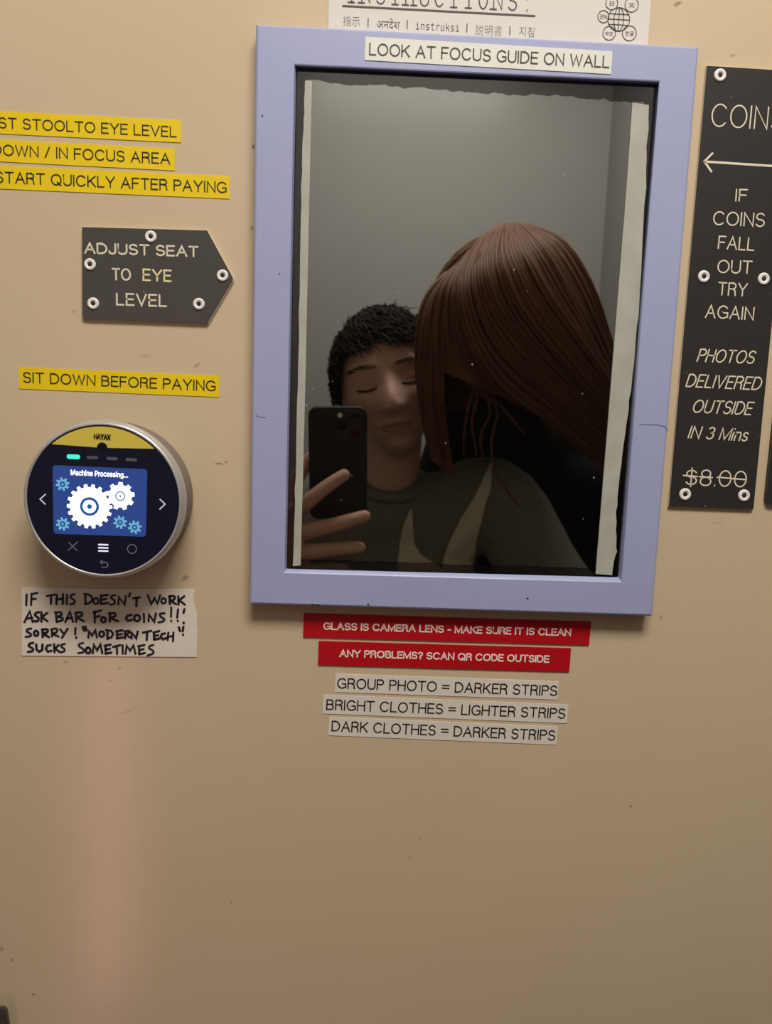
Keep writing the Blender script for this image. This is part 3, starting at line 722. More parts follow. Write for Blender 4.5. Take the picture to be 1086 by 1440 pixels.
for x, y in ((130, 643.4), (157.7, 644.9), (184.8, 646.4)): pill(x, y, 16, 4.4, OFFL)
SCRB = mat('blue_screen', (.01, .02, .08, 1), .2, emit=(0.016, 0.056, 0.25, 1), estr=1.0)
def screen_mat():
    m = SCRB; nt = m.node_tree; N = nt.nodes; L = nt.links; b = N['Principled BSDF']
    tc = N.new('ShaderNodeTexCoord'); ln = N.new('ShaderNodeVectorMath'); ln.operation = 'DISTANCE'
    ln.inputs[1].default_value = (W(135, 712, fo)-rd.location).to_tuple()
    L.new(tc.outputs['Object'], ln.inputs[0])
    mr = N.new('ShaderNodeMapRange'); mr.inputs['From Min'].default_value = 0.008; mr.inputs['From Max'].default_value = 0.034; L.new(ln.outputs['Value'], mr.inputs['Value'])
    mx = N.new('ShaderNodeMix'); mx.data_type = 'RGBA'; mx.inputs['A'].default_value = (0.02, 0.09, 0.42, 1); mx.inputs['B'].default_value = (0.018, 0.045, 0.19, 1)
    L.new(mr.outputs['Result'], mx.inputs['Factor']); L.new(mx.outputs['Result'], b.inputs['Emission Color'])
screen_mat()
sq = [W(*p, fo) for p in ((73.8, 654), (207.3, 659.8), (205.4, 754.9), (75.4, 750.6))]
ctr = sum(sq, Vector())/4; pts = []
for i, p in enumerate(sq):
    a = (sq[(i-1) % 4]-p).normalized(); b = (sq[(i+1) % 4]-p).normalized(); rr = 4.5*kf
    for t in range(5):
        an = t/4*math.pi/2
        pts.append(p + a*rr*(1-math.sin(an)) + b*rr*(1-math.cos(an)))
mb = MB(); mb.add(pts, [tuple(range(len(pts)))]); sc_ = mb.build('screen', SCRB, rd)
# screen glow is the screen's own emission; its faces look towards the booth
WE = mat('white_screen_pixels', (.1, .1, .1, 1), .4, emit=(.95, .98, 1.0, 1), estr=1.6)
CE = mat('cyan_screen_pixels', (.05, .1, .1, 1), .4, emit=(.16, .50, .78, 1), estr=0.75)
BE = mat('deep_blue_screen_pixels', (.01, .02, .05, 1), .4, emit=(.015, .09, .30, 1), estr=0.9)
so = fo+.0002
letters('Machine Processing...', (99.4, 668.2), (180, 671.8), 7.8, so, INTER, .02).build('screen_lettering', WE, sc_)
def gear(px, py, r, teeth, depth, m, ro=0.0):
    c = W(px, py, so); mb = MB(); pts = []
    for k in range(teeth):
        a0 = ro + 2*math.pi*k/teeth; st = 2*math.pi/teeth
        for da, rr in ((-.30, r-depth), (-.20, r), (.20, r), (.30, r-depth)):
            pts.append(c + Vector((math.cos(a0+da*st), 0, math.sin(a0+da*st)))*(rr*kf))
    pts += []
    mb.add([c]+pts, [(0, 1+i, 1+(i+1) % len(pts)) for i in range(len(pts))])
    g = mb.build('gear_icon', m, sc_); return g, c
def annulus(c, r1, r2, m, parent, name='gear_ring', lift=.0002):
    mb = MB(); c = c + Vector((0, -.0003, 0))
    ribbon(mb, ring_pts(c, (r1+r2)/2*kf, 32), (r2-r1)*kf, closed=True)
    return mb
g, c = gear(126.1, 712.2, 31.3, 18, 4.2, WE)
mb = annulus(c, 9.3, 13.2, BE, sc_); disc(mb, c+Vector((0, -.0003, 0)), 3.4*kf); mb.build('gear_ring', BE, sc_)
g, c = gear(169.3, 697.6, 19.8, 9, 3.8, WE, .15)
mb = annulus(c, 5.3, 6.9, BE, sc_); disc(mb, c+Vector((0, -.0003, 0)), 1.4*kf); mb.build('gear_ring', BE, sc_)
for x, y in ((88.1, 680.8), (88.4, 736.8), (169, 734.4), (189.6, 741.4)):
    g, c = gear(x, y, 9.6, 8, 3.0, CE, .2)
    mb = annulus(c, 1.6, 4.0, BE, sc_); mb.build('gear_ring', BE, sc_)
ICW = mat('white_touch_icon', (.1, .1, .1, 1), .4, emit=(.62, .62, .70, 1), estr=.75)
ICB = mat('bright_touch_icon', (.1, .1, .1, 1), .4, emit=(.80, .78, 1.0, 1), estr=1.0)
ICD = mat('dim_touch_icon', (.05, .05, .055, 1), .4, emit=(.10, .10, .13, 1), estr=1.0)
def icon(name, lines, m, wd, closed=False):
    mb = MB()
    for l in lines: ribbon(mb, [W(*p, fo+.0001) for p in l], wd*kf, closed=closed)
    return mb.build(name, m, rd)
icon('chevron_icon', [[(63.8, 695.2), (56.4, 701.9), (63.4, 708.9)]], ICW, 1.7)
icon('chevron_icon', [[(225.2, 702.2), (232.2, 708.9), (224.9, 716)]], ICW, 1.7)
icon('cross_icon', [[(96.5, 762.5), (108.5, 774.5)], [(109, 762), (96, 774)]], ICD, 1.1)
icon('menu_icon', [[(139, 765.8), (151.5, 766.2)], [(139, 770.2), (151.5, 770.6)], [(139, 774.6), (151.5, 775)]], ICB, 2.2)
icon('circle_icon', [[(185.7+6.3*math.cos(t), 772+6.3*math.sin(t)) for t in [k*math.pi/12 for k in range(24)]]], ICD, 1.1, True)
icon('return_icon', [[(141.5, 790.5), (148, 790.6), (151, 792), (152, 794.5), (150.8, 797), (148, 798), (143, 797.8)], [(143.8, 788), (141.2, 790.5), (143.8, 793)]], ICD, 1.2)
tag(rd, 'round black card reader with silver rim and lit blue screen', 'card reader')

# ------------------------------------------------------------------ dark fitting in the lower left corner
c0 = W(-14, 1441, 0.012)
hg = MB()
pr = [(-30, 1424), (-4, 1417), (4, 1417), (7, 1421), (12, 1450), (14, 1490), (-30, 1490)]
hg.prism([W(x, y, .010) for x, y in pr], [W(x+4, y-3, 0.0003) for x, y in pr])
hb = hg.build('metal_bracket', mat('worn_dark_metal', (.06, .05, .042, 1), .5, metal=.3, noise_amt=.4, noise_scale=120)); fix_normals(hb.data)
bevel(hb, .0012, 2); rebase(hb, Vector((c0.x, 0, c0.z-.02)))
tag(hb, 'small dark metal bracket low on the cream wall, at the left edge', 'bracket')

# ------------------------------------------------------------------ people
SKIN = mat('fair_skin', (0.52, 0.325, 0.265, 1), 0.6, 0.22, noise_amt=.08, noise_scale=60)
def skin_tint(m):
    nt = m.node_tree; N = nt.nodes; L = nt.links; b = N['Principled BSDF']
    src = b.inputs['Base Color'].links[0].from_socket
    at = N.new('ShaderNodeAttribute'); at.attribute_name = 'lip'
    mx = N.new('ShaderNodeMix'); mx.data_type = 'RGBA'; mx.inputs['B'].default_value = (0.25, 0.085, 0.07, 1)
    L.new(at.outputs['Fac'], mx.inputs['Factor']); L.new(src, mx.inputs['A']); L.new(mx.outputs['Result'], b.inputs['Base Color'])
    b.inputs['Subsurface Weight'].default_value = 0.0
skin_tint(SKIN)

def bez(p, n):
    """Catmull-Rom through the points"""
    out = []
    m_ = len(p)-1
    for k in range(n+1):
        s = k/n*m_; i = min(int(s), m_-1); t = s-i
        a = p[max(0, i-1)]; b = p[i]; c = p[i+1]; d = p[min(m_, i+2)]
        out.append(.5*((2*b) + (c-a)*t + (2*a-5*b+4*c-d)*t*t + (3*b-a-3*c+d)*t**3))
    return out
def chain(pts, radii, sub=2, side=None):
    """closed tapering limb with round ends; radii are numbers or (sideways, deep) pairs"""
    rr = [Vector(r) if hasattr(r, '__len__') else Vector((r, r)) for r in radii]
    n = 5*(len(pts)-1)
    P_ = bez([Vector(p) for p in pts], n); Q_ = bez([Vector((r.x, r.y, 0)) for r in rr], n)
    side = Vector(side) if side else Vector((1, 0, .02))
    mb = MB(); vs = []; sides = 14; t0 = (P_[1]-P_[0]).normalized(); t1 = (P_[-1]-P_[-2]).normalized()
    rows = []
    for k in (75, 50, 25): rows.append((P_[0]-t0*min(Q_[0].x, Q_[0].y)*math.sin(R(k)), Q_[0]*math.cos(R(k)), t0))
    for i in range(n+1): rows.append((P_[i], Q_[i], (P_[min(n, i+1)]-P_[max(0, i-1)]).normalized()))
    for k in (25, 50, 75): rows.append((P_[-1]+t1*min(Q_[-1].x, Q_[-1].y)*math.sin(R(k)), Q_[-1]*math.cos(R(k)), t1))
    for c, q, t in rows:
        a = side - t*side.dot(t)
        a = a.normalized() if a.length > .05 else t.orthogonal().normalized()
        b = t.cross(a)
        side = a
        vs += [c + a*(q.x*math.cos(2*math.pi*k/sides)) + b*(q.y*math.sin(2*math.pi*k/sides)) for k in range(sides)]
    m_ = len(rows)
    fs = [(i*sides+k, i*sides+(k+1) % sides, (i+1)*sides+(k+1) % sides, (i+1)*sides+k) for i in range(m_-1) for k in range(sides)]
    fs += [tuple(range(sides-1, -1, -1)), tuple((m_-1)*sides+k for k in range(sides))]
    mb.add(vs, fs); me = mb.mesh('limb'); fix_normals(me); return me
def fuse(meshes, voxel, smooth=4):
    mb = MB()
    for me in meshes: mb.add([v.co for v in me.vertices], [tuple(p.vertices) for p in me.polygons])
    me = mb.mesh('f'); fix_normals(me)
    o = bpy.data.objects.new('f', me); COL.objects.link(o)
    r = o.modifiers.new('r', 'REMESH'); r.mode = 'VOXEL'; r.voxel_size = voxel; r.use_smooth_shade = True
    s = o.modifiers.new('s', 'SMOOTH'); s.factor = .5; s.iterations = smooth
    bpy.context.view_layer.update()
    out = bpy.data.meshes.new_from_object(o.evaluated_get(bpy.context.evaluated_depsgraph_get()))
    bpy.data.objects.remove(o)
    return out
def sstep(a, b, x):
    t = max(0, min(1, (x-a)/(b-a))); return t*t*(3-2*t)
def G(x, s): return math.exp(-(x/s)**2/2)
def head_surface(d):
    """head shape in its own frame: x right, y towards the face, z up, origin between the ears at eye level"""
    x, y, z = d.x, d.y, d.z
    rz = .108 if z > 0 else .116
    p = Vector((x*.077, y*.096, z*rz))
    ax = abs(x)
    sg = (1 if x >= 0 else -1)
    # squarer skull sides and face front
    p.x = sg*.077*ax**.86
    t = sstep(-.012, -.112, p.z)
    p.x *= 1 - .38*t
    if p.y > 0:
        p.y *= 1 + .03*t
        p.y = p.y**.9*(.096**.1)
    else:
        p.y *= 1 - .40*t
        p.z += .0
    if p.z > .02: p.x *= 1 - .06*sstep(.02, .10, p.z)
    if y > .05:
        f = sstep(.05, .45, y)
        X, Z = p.x, p.z
        nz = sstep(.012, -.041, Z)*(1-sstep(-.045, -.056, Z))
        p.y += f*(.007+.018*nz)*G(X, .0075+.0045*nz)*sstep(.022, -.005, Z)*(1-sstep(-.049, -.060, Z))
        p.y += f*.006*(G(X-.013, .006)+G(X+.013, .006))*G(Z+.046, .0065)
        for s in (-1, 1):
            p.y -= f*.013*G(X-s*.033, .017)*G(Z+.001, .013)
            p.y += f*.0085*G(X-s*.034, .0125)*G(Z+.002, .008)
            p.y -= f*.0028*G(X-s*.034, .012)*G(Z+.0085, .0022)
            p.y += f*.0045*G(X-s*.034, .018)*G(Z-.019, .007)
            p.y += f*.004*G(X-s*.044, .014)*G(Z+.026, .014)
            p.y -= f*.0025*G(X-s*(.022+(-.045-Z)*.25), .004)*G(Z+.056, .014)
        mo = G(X, .019)
        p.y += f*(.0032*mo*G(Z+.0655, .0042) - .0055*G(X, .020)*G(Z+.0715, .0019) + .0042*G(X, .016)*G(Z+.0775, .0045) - .0045*G(X, .02)*G(Z+.089, .006) + .0105*G(X, .020)*G(Z+.104, .011))
        p.y -= f*.002*G(X, .004)*G(Z+.057, .005)
    return p
def head_mesh(mat4, nu=150, nv=120):
    mb = MB(); vs = []; fs = []
    vs.append(head_surface(Vector((0, 0, -1))))
    for j in range(1, nv):
        th = -math.pi/2 + math.pi*j/nv
        for i in range(nu):
            ph = 2*math.pi*i/nu
            vs.append(head_surface(Vector((math.cos(th)*math.sin(ph), math.cos(th)*math.cos(ph), math.sin(th)))))
    vs.append(head_surface(Vector((0, 0, 1))))
    for i in range(nu):
        fs.append((0, 1+(i+1) % nu, 1+i)); fs.append((len(vs)-1, 1+(nv-2)*nu+i, 1+(nv-2)*nu+(i+1) % nu))
    for j in range(nv-2):
        for i in range(nu):
            a = 1+j*nu+i; b = 1+j*nu+(i+1) % nu; fs.append((a, b, b+nu, a+nu))
    # ears
    mb.add([mat4 @ v for v in vs], fs)
    for s in (-1, 1):
        ev = []; ef = []; n, m_ = 20, 10
        for j in range(m_+1):
            for i in range(n):
                a = 2*math.pi*i/n; b = math.pi*j/m_
                q = Vector((math.sin(b)*math.cos(a), math.sin(b)*math.sin(a), math.cos(b)))
                e = Vector((q.z*.008, q.x*.017*(1.1 if q.y > 0 else .75), q.y*.031))
                if q.z > 0: e.x -= .008*G(q.x, .5)*G(q.y, .6)
                e = Vector((s*(.074 + e.x + .35*max(0, -e.y) + .003), -.012+e.y, -.018+e.z))
                ev.append(mat4 @ e)
        for j in range(m_):
            for i in range(n): ef.append((j*n+i, j*n+(i+1) % n, (j+1)*n+(i+1) % n, (j+1)*n+i))
        mb.add(ev, ef)
    me = mb.mesh('head'); fix_normals(me); return me
def add_lips(me, inv):
    at = me.attributes.new('lip', 'FLOAT', 'POINT')
    for i, v in enumerate(me.vertices):
        l = inv @ v.co
        f = 0
        if l.y > .05:
            zz = l.z+.0715
            hw = .025*(1-min(1, abs(zz)/.0105)**2)
            if -.012 < zz < .009: f = sstep(hw+.003, hw-.003, abs(l.x))*sstep(.007, .004, zz)*sstep(-.010, -.0065, zz)
            f *= .6
            f = max(f, .35*G(abs(l.x)-.031, .014)*G(l.z+.003, .010))
            f = max(f, .25*G(abs(l.x)-.040, .016)*G(l.z+.040, .014))
        at.data[i].value = f
def hand_meshes(wrist, palm_end, nrm, fingers, thumb):
    """palm from the wrist to the knuckle row; fingers = lists of joints; thumb leaves the side of the palm"""
    out = []
    for pts, r in fingers:
        out.append(chain([wrist.lerp(pts[0], .55)] + pts, [r*1.15, r*1.12] + [r*(1.0-.10*k) for k in range(len(pts)-1)], 2))
    out.append(chain([wrist, wrist.lerp(palm_end, .35), wrist.lerp(palm_end, .75), palm_end], [(.021, .019), (.030, .016), (.034, .015), (.030, .012)], 2))
    out.append(chain(thumb, [.013, .0125, .0105, .0085], 2))
    return out
def frame_mat(origin, right, fwd):
    r = right.normalized(); f = (fwd - r*fwd.dot(r)).normalized(); u_ = r.cross(f)
    return Matrix(((r.x, f.x, u_.x, origin.x), (r.y, f.y, u_.y, origin.y), (r.z, f.z, u_.z, origin.z), (0, 0, 0, 1)))
def strand(mb, pts, r0_, r1_, sides=4):
    n = len(pts); mb.tube(pts, [r0_ + (r1_-r0_)*(i/(n-1))**1.5 for i in range(n)], sides, True)
def bvh(me): return BVHTree.FromPolygons([v.co for v in me.vertices], [tuple(p.vertices) for p in me.polygons])

# ---- person with the phone
Q1 = 0.735
eyeL, eyeR = M(515, 538, .65), M(577, 526, .65)
e_mid = (eyeL+eyeR)/2
right = (eyeR-eyeL); right.y = 0.004
HF = Vector((-.02, math.cos(R(5)), math.sin(R(5))))
HM = frame_mat(Vector((0, 0, 0)), right, HF)
HM = frame_mat(e_mid - HM.to_3x3() @ Vector((0, .084, 0.0)), right, HF) @ Matrix.Scale(1.02, 4)
HI = HM.inverted()
chin_back = HM @ Vector((-.006, -.045, -.07))
neck_b = Vector((.062, -.782, 1.105)); 
pel = Vector((.05, -.86, .56)); wst = Vector((.055, -.845, .74)); chs = Vector((.062, -.80, .96))
shR, shL = Vector((.236, -.775, 1.115)), Vector((-.10, -.755, 1.075))
elR, wrR, hdR = Vector((.40, -.70, .90)), Vector((.30, -.52, .70)), Vector((.235, -.475, .635))
elL, wrL = Vector((-.235, -.60, .88)), Vector((-.118, -.500, 1.055))
hpL, hpR, knL, knR, akL, akR = Vector((-.03, -.85, .54)), Vector((.13, -.85, .54)), Vector((-.08, -.44, .53)), Vector((.17, -.44, .53)), Vector((-.08, -.40, .10)), Vector((.17, -.40, .10))
B = []
B.append(chain([pel, wst, chs, chs.lerp(neck_b, .6)], [(.13, .09), (.12, .085), (.13, .085), (.09, .07)]))
B.append(chain([chs.lerp(neck_b, .5), neck_b, chin_back, HM @ Vector((0, -.02, -.01))], [.056, .048, .046, .047]))
B.append(chain([shL, chs.lerp(neck_b, .75), shR], [.050, .065, .050], side=(0, 1, 0)))
for h_, k_, a_ in ((hpL, knL, akL), (hpR, knR, akR)): B.append(chain([h_, k_, k_.lerp(a_, .35), a_], [.078, .055, .052, .036]))
B.append(chain([shR, elR, wrR], [.048, .038, .026])); B.append(chain([shL, elL, wrL], [.048, .038, .026]))
B.append(head_mesh(HM))
# left hand round the phone: index, middle, ring, little across its back, thumb on the screen side
def fq(px, py, q): return M(px, py, q)
kn = [fq(416, 722, .505), fq(418, 752, .505), fq(420, 780, .508), fq(420, 804, .512)]
fing = [([kn[0], fq(430, 708, .484), fq(460, 684, .480), fq(484, 668, .483)], .0105),
        ([kn[1], fq(438, 746, .484), fq(478, 736, .480), fq(513, 726, .484)], .0108),
        ([kn[2], fq(438, 776, .488), fq(475, 772, .482), fq(506, 770, .486)], .0105),
        ([kn[3], fq(434, 802, .492), fq(462, 800, .490), fq(484, 800, .494)], .0092)]
palm_end = (kn[0]+kn[1]+kn[2]+kn[3])/4
thumb = [wrL.lerp(palm_end, .35)+Vector((-.006, -.004, .012)), M(404, 706, .522), M(420, 668, .527), M(440, 640, .526)]
B += hand_meshes(wrL, palm_end, None, fing, thumb)
# right hand resting on his knee
def rest_hand(wr, kd, rt, dn):
    kd = kd.normalized(); pe = wr + kd*.085
    fg = []
    for k, (o_, l_) in enumerate(((-.030, .070), (-.010, .080), (.010, .074), (.029, .058))):
        b0_ = pe + rt*o_
        fg.append(([b0_, b0_+kd*l_*.5+dn*.006, b0_+kd*l_*.8+dn*.016, b0_+kd*l_+dn*.030], .0098 if k < 3 else .0085))
    th_ = [wr+kd*.03-rt*.018, wr+kd*.055-rt*.042, wr+kd*.085-rt*.052+dn*.006, wr+kd*.108-rt*.052+dn*.014]
    return hand_meshes(wr, pe, None, fg, th_)
B += rest_hand(wrR, Vector((-.75, .45, -.35)), Vector((.5, .85, 0)).normalized(), Vector((0, .1, -1)))
p1 = fuse(B, .0031, 2); add_lips(p1, HI)
per = empty('person', Vector((.05, -.80, .0)))
body1 = link('body', p1, SKIN, per, True)
tree1 = bvh(p1)
def face_pt(x, z, lift=.0):
    o_ = HM @ Vector((x, .25, z)); d_ = (HM.to_3x3() @ Vector((0, -1, 0))).normalized()
    h = tree1.ray_cast(o_, d_)
    return (h[0] - d_*lift) if h[0] else HM @ Vector((x, .09, z))
HAIR1 = mat('dark_brown_hair', (0.013, 0.0095, 0.0075, 1), .75, .12, noise_amt=.4, noise_scale=90)
BROW = mat('soft_brown_brow', (.075, .042, .03, 1), .7, .2)
for s in (-1, 1):
    mb = MB()
    for k in range(40):
        t = random.random(); x = s*(.013+.040*t); z = .0175+.006*math.sin(min(1, t*1.25)*math.pi*.62)-.004*t+random.uniform(-.0028, .0028)
        strand(mb, [face_pt(x, z, .0008), face_pt(x+s*.004, z+.0012, .0016), face_pt(x+s*.009, z+.0006, .0008)], .0006, .0003)
    mb.build('eyebrow', BROW, per)
    mb = MB()
    pts = [face_pt(s*.034+dx, -.0095-.0035*(1-(dx/.016)**2)+.0015*s*dx/.016, .0006) for dx in [-.016+.004*k for k in range(9)]]
    mb.tube(pts, [.0007]+[.0016]*7+[.0007], 5)
    for dx in [-.014+.0022*k for k in range(13)]:
        a_ = face_pt(s*.034+dx, -.0095-.0035*(1-(dx/.016)**2), .0008); strand(mb, [a_, a_+HM.to_3x3() @ Vector((dx*.15, .005, -.0035))], .0005, .0002, 3)
    mb.build('eyelashes', HAIR1, per)
# nostril shadows come from the shape; short tousled hair
def hairline(ax, front):   # lowest z of the hair at a sideways position, front of the head
    return .058 - .10*sstep(.045, .075, ax) if front else -.055
mb = MB(); nu, nv = 72, 40; keep = {}
vs = []
for j in range(nv+1):
    th = -math.pi*.22 + (math.pi*.72)*j/nv
    for i in range(nu):
        ph = 2*math.pi*i/nu
        dd = Vector((math.cos(th)*math.sin(ph), math.cos(th)*math.cos(ph), math.sin(th)))
        p = head_surface(dd)
        vs.append((dd, p))
sel = []
for dd, p in vs:
    front = dd.y > .25
    ok = p.z > (.051 - .062*sstep(.052, .074, abs(p.x)) if front else (-.02 if dd.y > -.1 else -.065))
    sel.append(ok)
cap_v = [HM @ (p + Vector((dd.x*.010, dd.y*.008, max(0, dd.z)*.009+.001)) * (1+.5*noise.noise(dd*7))) for dd, p in vs]
cap_f = []
for j in range(nv):
    for i in range(nu):
        q = (j*nu+i, j*nu+(i+1) % nu, (j+1)*nu+(i+1) % nu, (j+1)*nu+i)
        if all(sel[k] for k in q): cap_f.append(q)
used = sorted({k for f in cap_f for k in f}); mp_ = {k: n for n, k in enumerate(used)}
mb.add([cap_v[k] for k in used], [tuple(mp_[k] for k in f) for f in cap_f])
H3 = HM.to_3x3()
cnt = 0
while cnt < 2600:
    dd = Vector((random.gauss(0, 1), random.gauss(.15, 1), random.gauss(.45, 1))).normalized()
    p = head_surface(dd)
    front = dd.y > .25
    lim = (.048 - .056*sstep(.052, .074, abs(p.x)) if front else (-.015 if dd.y > -.1 else -.06))
    if p.z < lim: continue
    cnt += 1
    # hair flows from a crown behind the top towards the brow and the sides, hugging the skull
    crown = Vector((-.15, -.50, .85)).normalized()
    fl = dd - crown*dd.dot(crown); fl = fl.normalized() if fl.length > .05 else Vector((random.uniform(-1, 1), random.uniform(-1, 1), 0)).normalized()
    fl = (fl + Vector((random.gauss(.12, .30), random.gauss(.1, .25), random.gauss(0, .15)))).normalized()
    ln_ = random.uniform(.040, .070)*(1.1 if front else .8)
    if front and p.z < .09: ln_ = random.uniform(.026, .046); fl = (fl + Vector((.35, 0, -.3))).normalized()
    if abs(p.x) > .062 and not front: ln_ = random.uniform(.014, .026)
    wob = random.gauss(0, .25); lift = random.uniform(.001, .008)
    sd_ = dd.cross(fl); pts = []
    for t in (0, .25, .5, .75, 1):
        q_ = (dd + fl*(ln_*t/.092) + sd_*(wob*t*t*.3)).normalized()
        pts.append(HM @ (head_surface(q_) + q_*((.007 if abs(p.x) < .05 else .011) + .002*random.random() + lift*math.sin(t*2.6))))
    strand(mb, pts, random.uniform(.0014, .0026), .0004)
for k in range(26):     # loose tufts standing up along the top
    x = random.uniform(-.055, .05); dd = Vector((x/.08, random.uniform(-.3, .35), 1)).normalized(); p = head_surface(dd)
    fl = Vector((random.gauss(.3, .5), random.gauss(0, .4), .5)).normalized(); l_ = random.uniform(.010, .020)
    pts = [HM @ (p + dd*.014 + fl*l_*t + Vector((.4, 0, -.5))*(.016*t*t)) for t in (0, .35, .7, 1)]
    strand(mb, pts, .0013, .0004)
mb.build('hair', HAIR1, per, True)
# olive sweatshirt
OLIVE = mat('olive_grey_sweatshirt', (0.145, 0.150, 0.122, 1), .9, .2, noise_amt=.18, noise_scale=160, bump=.5, bump_scale=500)
S = [chain([pel, wst, chs, chs.lerp(neck_b, .55), neck_b+Vector((0, 0, -.035))], [(.165, .12), (.155, .115), (.165, .118), (.14, .10), (.088, .080)]),
     chain([shL, chs.lerp(neck_b, .78), shR], [.066, .080, .068], side=(0, 1, 0)),
     chain([chs.lerp(shR, .4)+Vector((0, 0, .03)), shR+Vector((.0, 0, .006)), shR.lerp(elR, .5), elR, elR.lerp(wrR, .5), elR.lerp(wrR, .93)], [.085, .074, .066, .058, .049, .038]),
     chain([chs.lerp(shL, .4)+Vector((0, 0, .03)), shL, shL.lerp(elL, .5), elL, elL.lerp(wrL, .5), elL.lerp(wrL, .86)], [.085, .072, .064, .056, .047, .036])]
sw = fuse(S, .005, 6)
def vnormals(me): return [v.normal.copy() for v in me.vertices]
for v, vn in zip(sw.vertices, vnormals(sw)):     # folds
    n_ = noise.noise(v.co*Vector((9, 9, 5)).length*.9)*.004 + noise.noise(v.co*28)*.0018
    v.co += vn*n_
swo = link('sweatshirt', sw, OLIVE, per, True)
# collar
mb = MB()
cr_ = [neck_b + Vector((math.cos(t)*.064, math.sin(t)*.062+.004, .040 - .022*math.sin(t))) for t in [2*math.pi*k/28 for k in range(29)]]
mb.tube(cr_, .008, 8, False); mb.build('collar', OLIVE, swo, True)
treeS = bvh(sw)
def cloth_pt(px, py, lift=.004):
    d = ray(px, py); t = (MY - CAM.y)/d.y; p = CAM + d*t; r = Vector((d.x, -d.y, d.z))
    h = treeS.ray_cast(p, r)
    return h[0] - r*lift if h[0] else M(px, py, .70)
PALE = mat('pale_grey_print', (0.50, 0.49, 0.42, 1), .9, .2, noise_amt=.1, noise_scale=200)
def stripe(rows, m=PALE, name='pale_stripe'):
    """rows: (y, x_left, x_right) of the printed shape as the glass shows it"""
    mb = MB(); vs = []; nx = 12; out = []
    for i in range(len(rows)-1):
        y0, l0, r0_ = rows[i]; y1, l1, r1_ = rows[i+1]; st = max(2, int((y1-y0)/3))
        for k in range(st + (1 if i == len(rows)-2 else 0)):
            t = k/st; out.append((y0+(y1-y0)*t, l0+(l1-l0)*t, r0_+(r1_-r0_)*t))
    for y, l, r in out:
        for k in range(nx+1): vs.append(cloth_pt(l+(r-l)*k/nx, y))
    fs = [(j*(nx+1)+k, j*(nx+1)+k+1, (j+1)*(nx+1)+k+1, (j+1)*(nx+1)+k) for j in range(len(out)-1) for k in range(nx)]
    mb.add(vs, fs)
    return mb.build(name, m, swo, True)
stripe([(650, 690, 693), (690, 672, 690), (706, 663, 683.5), (730, 648, 678), (760, 633, 670), (785, 624, 667), (840, 618, 664)])
stripe([(716, 577, 579.5), (740, 567, 581), (765, 562, 583), (780, 561, 592), (800, 559, 622), (840, 556, 622)])
# trousers and shoes
DEN = mat('dark_trousers', (.02, .022, .03, 1), .85, noise_amt=.2, noise_scale=120)
tr = fuse([chain([pel+Vector((0, 0, .06)), pel+Vector((0, 0, -.01))], [(.15, .11), (.16, .115)])] + [chain([h_, k_, k_.lerp(a_, .35), a_+Vector((0, 0, .0))], [.096, .072, .066, .052]) for h_, k_, a_ in ((hpL, knL, akL), (hpR, knR, akR))], .006, 4)
link('trousers', tr, DEN, per, True)
SHOE = mat('dark_shoes', (.02, .02, .02, 1), .5)
def shoe(ak, parent):
    mb = MB(); prof = [(-.06, .030, .075), (-.03, .036, .085), (.03, .038, .075), (.09, .045, .055), (.15, .040, .045), (.185, .02, .03)]
    vs = []; n = 12
    for y, wd_, h in prof:
        for k in range(n):
            a = 2*math.pi*k/n; vs.append(Vector((ak.x+math.cos(a)*wd_, ak.y+y, max(0.0, h/2+math.sin(a)*h/2) + .002)))
    fs = [(i*n+k, i*n+(k+1) % n, (i+1)*n+(k+1) % n, (i+1)*n+k) for i in range(len(prof)-1) for k in range(n)] + [tuple(range(n-1, -1, -1)), tuple((len(prof)-1)*n+k for k in range(n))]
    mb.add(vs, fs); mb.build('shoe', SHOE, parent, True)
shoe(akL, per); shoe(akR, per)
tag(per, 'person with short dark hair and olive sweatshirt holding up a black phone', 'person')

# ---- phone (the lens that takes the picture is its own)
ph = empty('phone', CAM - FWD*.004)
PHB = mat('matte_black_phone_case', (.006, .0065, .007, 1), .45, .4)
def P(x, y, z): return CAM + RT*x + UP*y + FWD*z          # z towards the wall
def rrect(x0, x1, y0, y1, r, z, n=6):
    out = []
    for cx_, cy_, a0 in ((x1-r, y1-r, 0), (x0+r, y1-r, 90), (x0+r, y0+r, 180), (x1-r, y0+r, 270)):
        for k in range(n+1):
            a = R(a0+90*k/n); out.append(P(cx_+r*math.cos(a), cy_+r*math.sin(a), z))
    return out
def loft(loops, name, m, parent, caps=True):
    n = len(loops[0]); mb = MB(); vs = [p for l in loops for p in l]
    fs = [(i*n+k, i*n+(k+1) % n, (i+1)*n+(k+1) % n, (i+1)*n+k) for i in range(len(loops)-1) for k in range(n)]
    if caps: fs += [tuple(range(n)), tuple((len(loops)-1)*n+k for k in reversed(range(n)))]
    mb.add(vs, fs); o = mb.build(name, m, parent); fix_normals(o.data); return o
px0, px1, py0, py1 = -.0615, .0160, -.137, .0145
loft([rrect(px0+.001, px1-.001, py0+.001, py1-.001, .011, -.0045), rrect(px0, px1, py0, py1, .012, -.0055), rrect(px0, px1, py0, py1, .012, -.0125), rrect(px0+.001, px1-.001, py0+.001, py1-.001, .011, -.0135)], 'case', PHB, ph)
loft([rrect(px0+.004, px1-.004, py0+.004, py1-.004, .009, -.0136), rrect(px0+.004, px1-.004, py0+.004, py1-.004, .009, -.0139)], 'screen', mat('phone_screen', (.004, .004, .004, 1), .1, emit=(.5, .45, .38, 1), estr=.12), ph)
